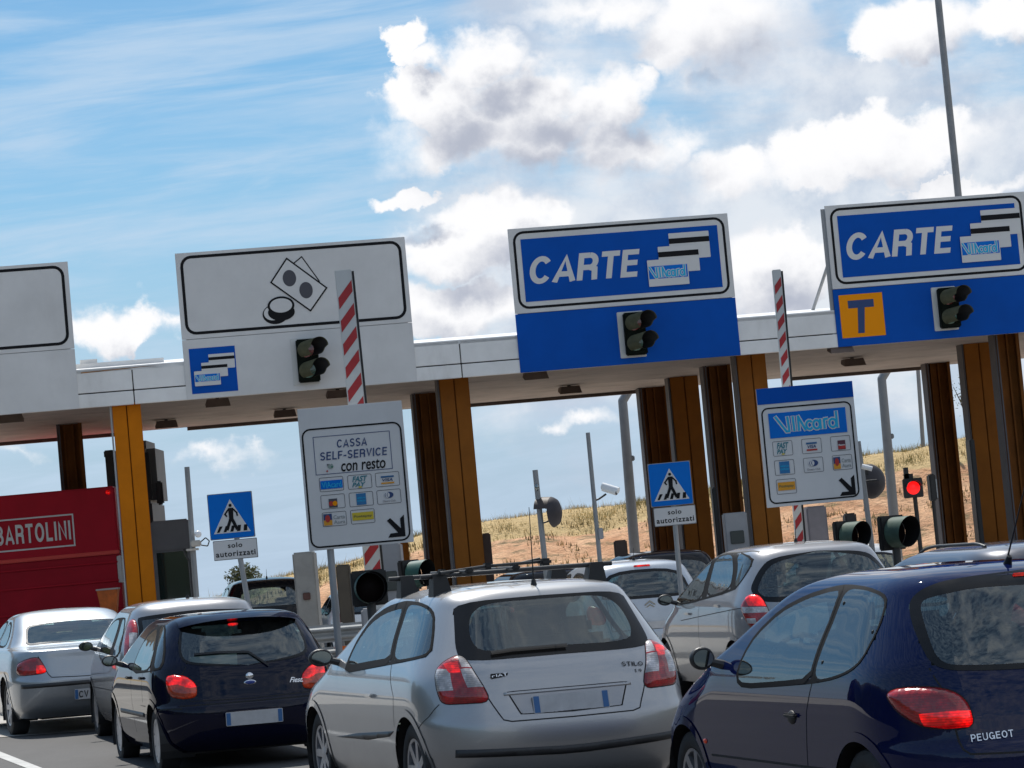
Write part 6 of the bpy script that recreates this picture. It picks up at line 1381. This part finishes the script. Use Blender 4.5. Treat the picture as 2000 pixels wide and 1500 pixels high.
P_ = o.location; MB().tube((fx_(p.z), 0, p.z - g), (p.x - P_.x, .02, p.z - g), .014).build('mirror_bracket', M_['black'], o)
m = MB(); q = at(1694, 915, 31.8); cc = empty('surveillance_camera', 'small white camera above the round mirror right of the blue-topped board', 'camera', q); m.tube((-.06, 0, .03), (.05, -.02, -.01), .028, n=14); m.build('camera_housing', wp_, cc, True); MB().bbox((-.01, 0, -.05), (.03, .03, .06), .006).build('camera_foot', M_['black'], cc)
# ------------------------------------------------------------------ signals with big hoods at the island noses
def hood_signal(u, v, Y, rpx, D, label, hm, post_bot=None, box=False, square=False):
    p = at(u, v, Y); r = rpx / 5500 * Y; g = ground(p.x); o = empty('hooded_signal', label, 'traffic signal', p, 0, None); D = Vector(D).normalized()
    R_ = D.to_track_quat('Y', 'Z').to_matrix().to_4x4()
    MB().bbox((0, 0, 0), (r * 2.25, .07, r * 2.25), .015).build('backing_board', M_['black'], o).data.transform(R_ @ Matrix.Translation((0, -.05, 0)))
    m = MB(); n = 26; vs = []; L_ = r * 1.5
    for i in range(n + 1):
        t = radians(-90 + 360 * i / n); vs += [(r * cos(t), 0, r * sin(t)), (r * cos(t), L_ * (.86 + .14 * sin(t)), r * sin(t))]
    m.add(vs, [(2 * i, 2 * i + 1, 2 * i + 3, 2 * i + 2) for i in range(n)]); m.cur = 1
    m.add([(x * .965, y, z * .965) for x, y, z in vs], [(2 * i, 2 * i + 2, 2 * i + 3, 2 * i + 1) for i in range(n)])
    h_ = m.build('hood', None, o, True, mats=[hm, M_['black']]); h_.data.transform(R_)
    MB().lathe([(.001, .03), (r * .5, .025), (r * .93, 0)], (0, 0, 0), 'Y', 22).build('lens', mat('dark_lens', (.008, .004, .004), .5, spec=.1), o, True).data.transform(R_)
    MB().tube((0, .03, -r * .9), (0, .03, g - p.z), .045, n=14).build('post', mat('signal_post', (.05, .05, .05), .5), o, True)
    if box: MB().bbox((0, .1, -r * 1.9), (.16, .14, .3), .015).build('post_box', cab_grey, o)
    return o
hood_signal(722, 1148, 27.0, 31, (.16, -1, .02), 'green-hooded signal facing the queue below the self-service board', dgreen)
hood_signal(808, 1122, 28.5, 26, (.80, -.62, .03), 'green-hooded signal turned to the right, above the roof bars', dgreen)
hood_signal(1658, 1047, 30.6, 27, (.62, -.78, .0), 'left one of the two grey-green hooded signals at the right', hgrey)
hood_signal(1748, 1040, 30.6, 30, (.62, -.78, .0), 'right one of the two grey-green hooded signals at the right', hgrey)
# red lamp signal
p = at(1783, 953, 44); g = ground(p.x); o = empty('red_signal', 'square black signal showing red, in front of the earth bank', 'traffic signal', p); s_ = 38 / 5500 * 44
MB().bbox((0, 0, 0), (s_, .10, s_), .012).build('housing', M_['black'], o); MB().lathe([(.001, -.075), (s_ * .22, -.07), (s_ * .34, -.052)], (0, 0, 0), 'Y', 24).build('lit_lens', mat('red_signal_light', (.8, .01, .01), .3, emit=(1, .008, .008), estr=1.1), o, True)
m = MB(); n = 16; vs = []
for i in range(n + 1): t = radians(10 + 160 * i / n); vs += [(s_ * .38 * cos(t), -.05, s_ * .38 * sin(t)), (s_ * .38 * cos(t), -.2, s_ * .38 * sin(t))]
m.add(vs, [(2 * i, 2 * i + 1, 2 * i + 3, 2 * i + 2) for i in range(n)]); m.build('visor', M_['black'], o, True)
MB().box((-.08, .03, s_ * .72), (.07, .08, .22)).box((-.05, .03, s_ * .58), (.14, .08, .10)).build('bracket', M_['black'], o); MB().tube((.02, .02, -s_ / 2), (.04, .02, g - p.z), .035, n=10).build('post', M_['black'], o, True)
p = at(1822, 952, 44); o = empty('side_signal', 'narrow dark signal seen edge-on beside the dark column at the right', 'traffic signal', p); MB().bbox((0, .1, 0), (.10, .30, .42), .02).build('housing', M_['black'], o); MB().bbox((.055, .05, -.02), (.02, .16, .3), .005).build('side_plate', greyst, o); MB().tube((0, .1, -.2), (0, .1, ground(p.x) - p.z), .03).build('post', M_['black'], o)

# ------------------------------------------------------------------ cabinets, booths and posts on the islands
def cabinet(name, u0, u1, vt, Y, d, material, label, cat, lean=0, extra=None, rise=0):
    a, b = at(u0, vt, Y), at(u1, vt - (u1 - u0) * .09, Y); w = b.x - a.x; g = ground(a.x); h = (a.z + b.z) / 2 - g
    o = empty(name, label, cat, ((a.x + b.x) / 2, Y + d / 2, g), radians(lean)); MB().bbox((0, 0, h / 2), (w, d, h), .02).build('casing', material, o)
    if extra: extra(o, w, d, h)
    return o
def ex_post(o, w, d, h):
    MB().bbox((w * .02, -d / 2 - .012, h - .55), (w * .34, .03, .09), .008).build('handle_plate', mat('rusty_plate', (.10, .045, .035), .7, vary=.3, vscale=9), o); MB().box((0, -d / 2 - .004, h * .45), (w * .9, .006, .012)).build('door_joint', M_['black'], o)
cabinet('machine_cabinet', 570, 612, 1080, 35, .5, conc, 'tall narrow grey machine cabinet between the black people carrier and the signpost', 'cabinet', extra=ex_post)
cabinet('machine_cabinet', 655, 681, 1104, 43, .4, mat('dark_brown_cabinet', (.05, .04, .028), .6, vary=.3, vscale=3), 'dark brown cabinet behind the post of the self-service board', 'cabinet')
def ex_ticket(o, w, d, h):
    MB().bbox((0, -d / 2 - .01, h - .42), (w * .6, .03, .22), .01).build('screen_panel', mat('screen_dark', (.05, .06, .06), .2), o); MB().box((0, -d / 2 - .004, h * .5), (w * .9, .006, .012)).build('door_joint', M_['black'], o)
cabinet('ticket_machine', 728, 781, 1064, 31.5, .6, cab_grey, 'light grey ticket machine under the self-service board, beside the striped arm', 'ticket machine', extra=ex_ticket)
cabinet('machine_cabinet', 1413, 1458, 1003, 48, .5, cab_grey, 'grey cabinet with dark label in front of the right group of columns', 'cabinet', extra=ex_ticket)
cabinet('machine_cabinet', 1574, 1613, 990, 36, .5, mat('mauve_cabinet', (.20, .18, .19), .6, vary=.2, vscale=3), 'mauve-grey cabinet below the blue-topped board', 'cabinet')
cabinet('machine_cabinet', 1199, 1224, 1056, 47, .4, mat('umber_cabinet', (.07, .04, .03), .6, vary=.2, vscale=3), 'small dark brown box at the foot of the left cranked lamp post', 'cabinet')
cabinet('machine_cabinet', 940, 957, 1042, 51, .4, mat('umber_cabinet', (.07, .04, .03), .6), 'slim dark post cabinet right of the orange-brown column by the bank', 'cabinet')
cabinet('machine_cabinet', 1390, 1398, 952, 51.5, .5, M_['black'], 'thin black cabinet edge between two columns of the right group', 'cabinet')
cabinet('machine_cabinet', 1893, 1903, 858, 51.5, .5, M_['black'], 'thin black cabinet edge left of the close pair of columns', 'cabinet')
cabinet('machine_cabinet', 1650, 1672, 1003, 40, .35, M_['black'], 'small black box between the board post and the hooded signals', 'cabinet')
# toll booth beside the bright orange column, with its dark window and service tower
a, b = at(282, 1020, 53), at(357, 1013, 53); g = ground(a.x); h = a.z - g; w = b.x - a.x
o = empty('toll_booth', 'grey toll booth with dark green window right of the bright orange column', 'toll booth', ((a.x + b.x) / 2, 54.0, g), radians(6))
bm_ = mat('booth_grey', (.15, .145, .15), .5, vary=.15, vscale=2, dirt=.3)
MB().bbox((0, 0, h - .30), (w, 2.0, .60), .04).build('roof_fascia', bm_, o); MB().bbox((0, 0, .5), (w, 2.0, 1.0), .03).build('lower_wall', bm_, o)
for x in (-w / 2 + .04, w / 2 - .04):
    for y in (-.95, .95): MB().box((x, y, h / 2), (.07, .07, h - .05)).build('corner_post', bm_, o)
MB().box((0, -.94, 1.0 + (h - 1.6) / 2), (w - .12, .02, h - 1.6)).build('window_pane', mat('booth_window', (.012, .03, .03), .08, coat=1), o); MB().box((w / 2 - .02, 0, 1.0 + (h - 1.6) / 2), (.02, 1.8, h - 1.6)).build('window_pane', MATS['booth_window'], o)
dk = mat('lorry_dark_grey', (.045, .047, .05), .5, vary=.2, vscale=2, dirt=.2); lg = mat('lorry_deflector_grey', (.10, .105, .11), .5, vary=.15, vscale=2)
YL = 55.6; c0 = at(258, 900, YL); g = ground(c0.x); o = empty('lorry_cab', 'tall dark grey lorry cab with rounded deflector behind the bright orange column', 'lorry', (c0.x, YL, g)); w = 1.2
def seg(name, u0, u1, v0, v1, dy, d, m_, bev, ref=900):
    a = at(u0, v0, YL + dy); b = at(u1, v1, YL + dy); MB().bbox(((a.x + b.x) / 2 - c0.x, dy + d / 2, (a.z + b.z) / 2 - g), (b.x - a.x, d, abs(a.z - b.z)), bev).build(name, m_, o, True)
seg('cab', 222, 314, 985, 1200, .1, 2.0, dk, .05); seg('wind_deflector', 254, 310, 862, 992, 0, 1.7, lg, .17); seg('deflector_opening', 281, 298, 884, 975, -.03, .06, M_['black'], .01); seg('side_deflector', 204, 232, 884, 1000, 0, .9, dk, .03)
seg('visor_wing', 202, 222, 880, 893, -.05, .9, dk, .02); seg('wing_mirror', 303, 320, 940, 985, -.05, .16, M_['black'], .03)
for x in (-w * .3, w * .3): MB().lathe([(.1, -.15), (.5, -.15), (.5, .15), (.1, .15)], (x, 1, .5), 'X', 20).build('wheel', M_['tyre'], o, True)
# ------------------------------------------------------------------ red lorry
a, b = at(-28, 972, 52), at(222, 948, 52); g = ground(-8); top = (a.z + b.z) / 2; w = b.x - a.x
RD = mat('lorry_red', (.42, .004, .018), .55, spec=.2, vary=.12, vscale=1.2, dirt=.2); RD2 = mat('lorry_red_lower', (.34, .004, .016), .6, spec=.2, vary=.15, vscale=1.2, dirt=.3)
S = Sign('red_lorry', 'red box lorry with white lettering in a white frame on its rear, far left', 'lorry', Matrix.Translation(((a.x + b.x) / 2, 52, 0)) @ Matrix.Rotation(radians(3), 4, 'Z')); o = S.root
zl = at(225, 1078, 52).z; L_ = 7.5
MB().bbox((0, L_ / 2, (top + zl) / 2), (w, L_, top - zl), .03).build('box_body', RD, o)
MB().bbox((.01, L_ / 2 + .02, (zl + .95 + g) / 2 + 0), (w * .985, L_, zl - .95 - g - .02), .02).build('lower_body', RD2, o)
MB().bbox((0, -.012, zl - .0), (w * 1.0, .05, .07), .012).build('trim_bar', mat('lorry_trim_red', (.62, .03, .015), .4), o)
m = MB(); m.bbox((w * .49, .1, zl - .32), (.09, .18, .5), .01); m.build('corner_bracket', mat('bracket_pale', (.5, .47, .45), .5), o)
P = S.pts([(0, 1016), (143, 1005), (143, 1062), (0, 1086)]); x1 = P[1][0]; x0 = x1 - 1.52; z1 = P[1][1] + .02; z0 = z1 - .60
fr = S.frame('name_frame', (x0, z0, x1, z1), .028, .004, S_LET, 5); caps_mesh('lettering', 'BARTOLINI', (x0 + .07, z0 + .13, x1 - .07, z1 - .12), S_LET, o, -.017, 1.05, 0, .17)
for x in (w / 2 - .12, -w / 2 + .12): m = MB(); m.lathe([(.001, -.03), (.03, -.02), (.045, 0)], (x, -.01, top - .11), 'Y', 14); m.build('marker_light', REDL, o, True)
for z in (zl - .18, zl - .52, zl - 1.0): MB().bbox((0, -.004, z), (w * .96, .03, .03), .006).build('rib', RD, o)
MB().box((0, L_ / 2, .75 + g), (w * .7, L_ * .96, .25)).build('chassis', M_['black'], o)
for x in (-w / 2 + .2, w / 2 - .2):
    for y in (1.4, 6.3): wo = MB().lathe([(.25, .14), (.45, .15), (.50, .10), (.50, -.10), (.45, -.15), (.25, -.14)], (0, 0, 0), 'X', 24).build('wheel', M_['tyre'], o, True); wo.location = (x, y, .5 + g)
# orange trough hanging at the lorry's corner
p = at(213, 1175, 50.8); o = empty('orange_bin', 'orange tapered bin with pale rim at the right corner of the red lorry', 'bin', p); h = .42; wt, wb = .19, .13
m = MB(); m.add([(-wt, -.12, h / 2), (wt, -.12, h / 2), (wt, .12, h / 2), (-wt, .12, h / 2), (-wb, -.09, -h / 2), (wb, -.09, -h / 2), (wb, .09, -h / 2), (-wb, .09, -h / 2)], [(0, 1, 5, 4), (1, 2, 6, 5), (2, 3, 7, 6), (3, 0, 4, 7), (4, 5, 6, 7)]); m.build('bin_body', mat('bin_orange', (.62, .13, .012), .5, vary=.3, vscale=6), o)
MB().bbox((0, 0, h / 2 + .015), (wt * 2.15, .27, .03), .008).build('bin_rim', mat('bin_rim', (.5, .45, .42), .5), o); MB().tube((0, .02, -h / 2), (0, .02, ground(p.x) - p.z), .03).build('bin_post', pole_g, o)

# ------------------------------------------------------------------ kerbed islands and guardrail
def island(pts, label, h=.16, w=.9):
    o = None; m = MB(); L = [Vector((x, y, 0)) for x, y in pts]; out = []; inn = []
    for i, p in enumerate(L):
        d = (L[min(i + 1, len(L) - 1)] - L[max(0, i - 1)]).normalized(); n = Vector((-d.y, d.x, 0)) * w / 2; out.append(p + n); inn.append(p - n)
    ring = out + inn[::-1]; n = len(ring)
    m.add([(p.x, p.y, ground(p.x) - .05) for p in ring] + [(p.x, p.y, ground(p.x) + h) for p in ring], [(i, (i + 1) % n, n + (i + 1) % n, n + i) for i in range(n)] + [list(range(n, 2 * n))])
    o = m.build('island', conc); o['kind'] = 'structure'; return o
island([(-1.55, 26.3), (-1.45, 30), (-1.2, 40), (-1.3, 62)], '', w=1.0); island([(3.75, 29.8), (3.7, 34), (4.0, 50), (3.2, 63)], '', w=1.5); island([(-6.6, 48.5), (-8.2, 62)], '', w=1.6); island([(8.9, 46), (8.2, 62)], '', w=1.6)
def guardrail():
    a, b = at(575, 1226, 30), at(800, 1206, 31); d = (b - a); a2 = a - d * .0; b2 = a + d * 1.15
    g = ground(a.x); o = empty('guardrail', 'grey double steel guardrail between the navy and the silver three-door hatchback', 'guardrail', (a.x, a.y, g)); D = Vector((b2.x - a.x, b2.y - a.y, 0)); L_ = D.length; D.normalize(); N = Vector((D.y, -D.x, 0)); slope = (ground(b2.x) - ground(a.x)) / L_
    gal = mat('guardrail_zinc', (.34, .35, .35), .5, .4, vary=.15, vscale=3, dirt=.35)
    prof = [(0, .0), (.0, .03), (.045, .07), (.045, .10), (0, .14), (0, .17), (.045, .21), (.045, .24), (0, .28), (0, .31)]
    top = (a.z - g) + .0
    for zt in (top - .19, top - .43):
        m = MB(); vs = []; n = 12
        for i in range(n + 1):
            for q, z in prof: p = D * (L_ * i / n) + N * q; vs.append((p.x, p.y, zt + z * .62 + slope * L_ * i / n))
        k = len(prof); m.add(vs, [(i * k + j, i * k + j + 1, (i + 1) * k + j + 1, (i + 1) * k + j) for i in range(n) for j in range(k - 1)]); m.build('rail_beam', gal, o)
    for i in range(4): p = D * (L_ * (i + .3) / 3.6) - N * .06; MB().box((p.x, p.y, top / 2), (.06, .10, top)).build('rail_post', gal, o)
    p = D * (L_ * .31) + N * .06; MB().add([(p.x - .06, p.y, top - .24), (p.x + .07, p.y - .002, top - .25), (p.x + .085, p.y, top - .34), (p.x + .0, p.y, top - .46), (p.x - .06, p.y, top - .46)], [(0, 4, 3, 2, 1)]).build('reflector', mat('reflector_orange', (.85, .16, .005), .35), o)
guardrail()
# ------------------------------------------------------------------ vegetation on the skyline
def tree(x, y, h, rx, rz, label, seed, dens=900, trunk=.3, leaf=.08, bare=False):
    R = random.Random(seed); g = hill_z(x, y); o = empty('tree', label, 'tree', (x, y, g)); m = MB()
    m.tube((0, 0, -.1), (.03, 0, h * trunk), h * .03, h * .02, 8)
    tips = []
    for i in range(9 if not bare else 7):
        a = R.uniform(0, 2 * pi); L_ = R.uniform(.5, 1); p0 = Vector((.02, 0, h * trunk * R.uniform(.5, 1))); p1 = Vector((cos(a) * rx * .45 * L_, sin(a) * rx * .3, h * (trunk + (1 - trunk) * R.uniform(.2, .7)))); m.tube(p0, p1, h * .014, h * .007, 6); tips.append(p1)
        for _ in range(3 if not bare else 5): q = p1 + Vector((R.gauss(0, rx * .35), R.gauss(0, rx * .2), R.uniform(-.05, .3) * h)); m.tube(p1, q, h * (.010 if bare else .006), h * .004, 5); tips.append(q)
    m.build('trunk', mat('bark', (.09, .065, .045), .9, vary=.3, vscale=3), o)
    V = []; F = []; K = []
    for _ in range(dens):
        if bare: c = R.choice(tips) + Vector((R.gauss(0, .12), R.gauss(0, .1), R.gauss(0, .12)))
        else:
            c = Vector((R.gauss(0, .42), R.gauss(0, .42), R.gauss(0, .42)))
            if c.length > 1: continue
            c = Vector((c.x * rx * 1.3, c.y * rx, h - rz + c.z * rz * 1.15)) + Vector((mn.noise(c * 3) * rx * .3, 0, mn.noise(c * 3 + Vector((5, 0, 0))) * rz * .3))
        n = len(V); u_ = Vector((R.gauss(0, 1), R.gauss(0, 1), R.gauss(0, 1))).normalized(); w_ = u_.orthogonal().normalized(); s_ = leaf * R.uniform(.6, 1.4)
        V.extend([c - u_ * s_, c + w_ * s_ * .45, c + u_ * s_, c - w_ * s_ * .45]); F.append((n, n + 1, n + 2, n + 3)); K.append(R.randint(0, 1))
    mesh_obj('crown', V, F, None, o, False, K, [mat('leaf_dark', (.05, .07, .03), .8, vary=.3, vscale=1), mat('leaf_olive', (.10, .11, .045), .8, vary=.3, vscale=1)])
p = at(478, 1142, 82); tree(p.x, p.y, at(476, 1103, 82).z - hill_z(p.x, p.y), .44, .38, 'small round dark green tree on the skyline behind the left crossing sign', 4, 2200, .25, .045)
p = at(1893, 860, 82); tree(p.x, p.y, at(1880, 735, 82).z - hill_z(p.x, p.y), .55, 1.0, 'thin bare-branched tree between the columns at the right edge', 8, 260, .3, .035, bare=True)
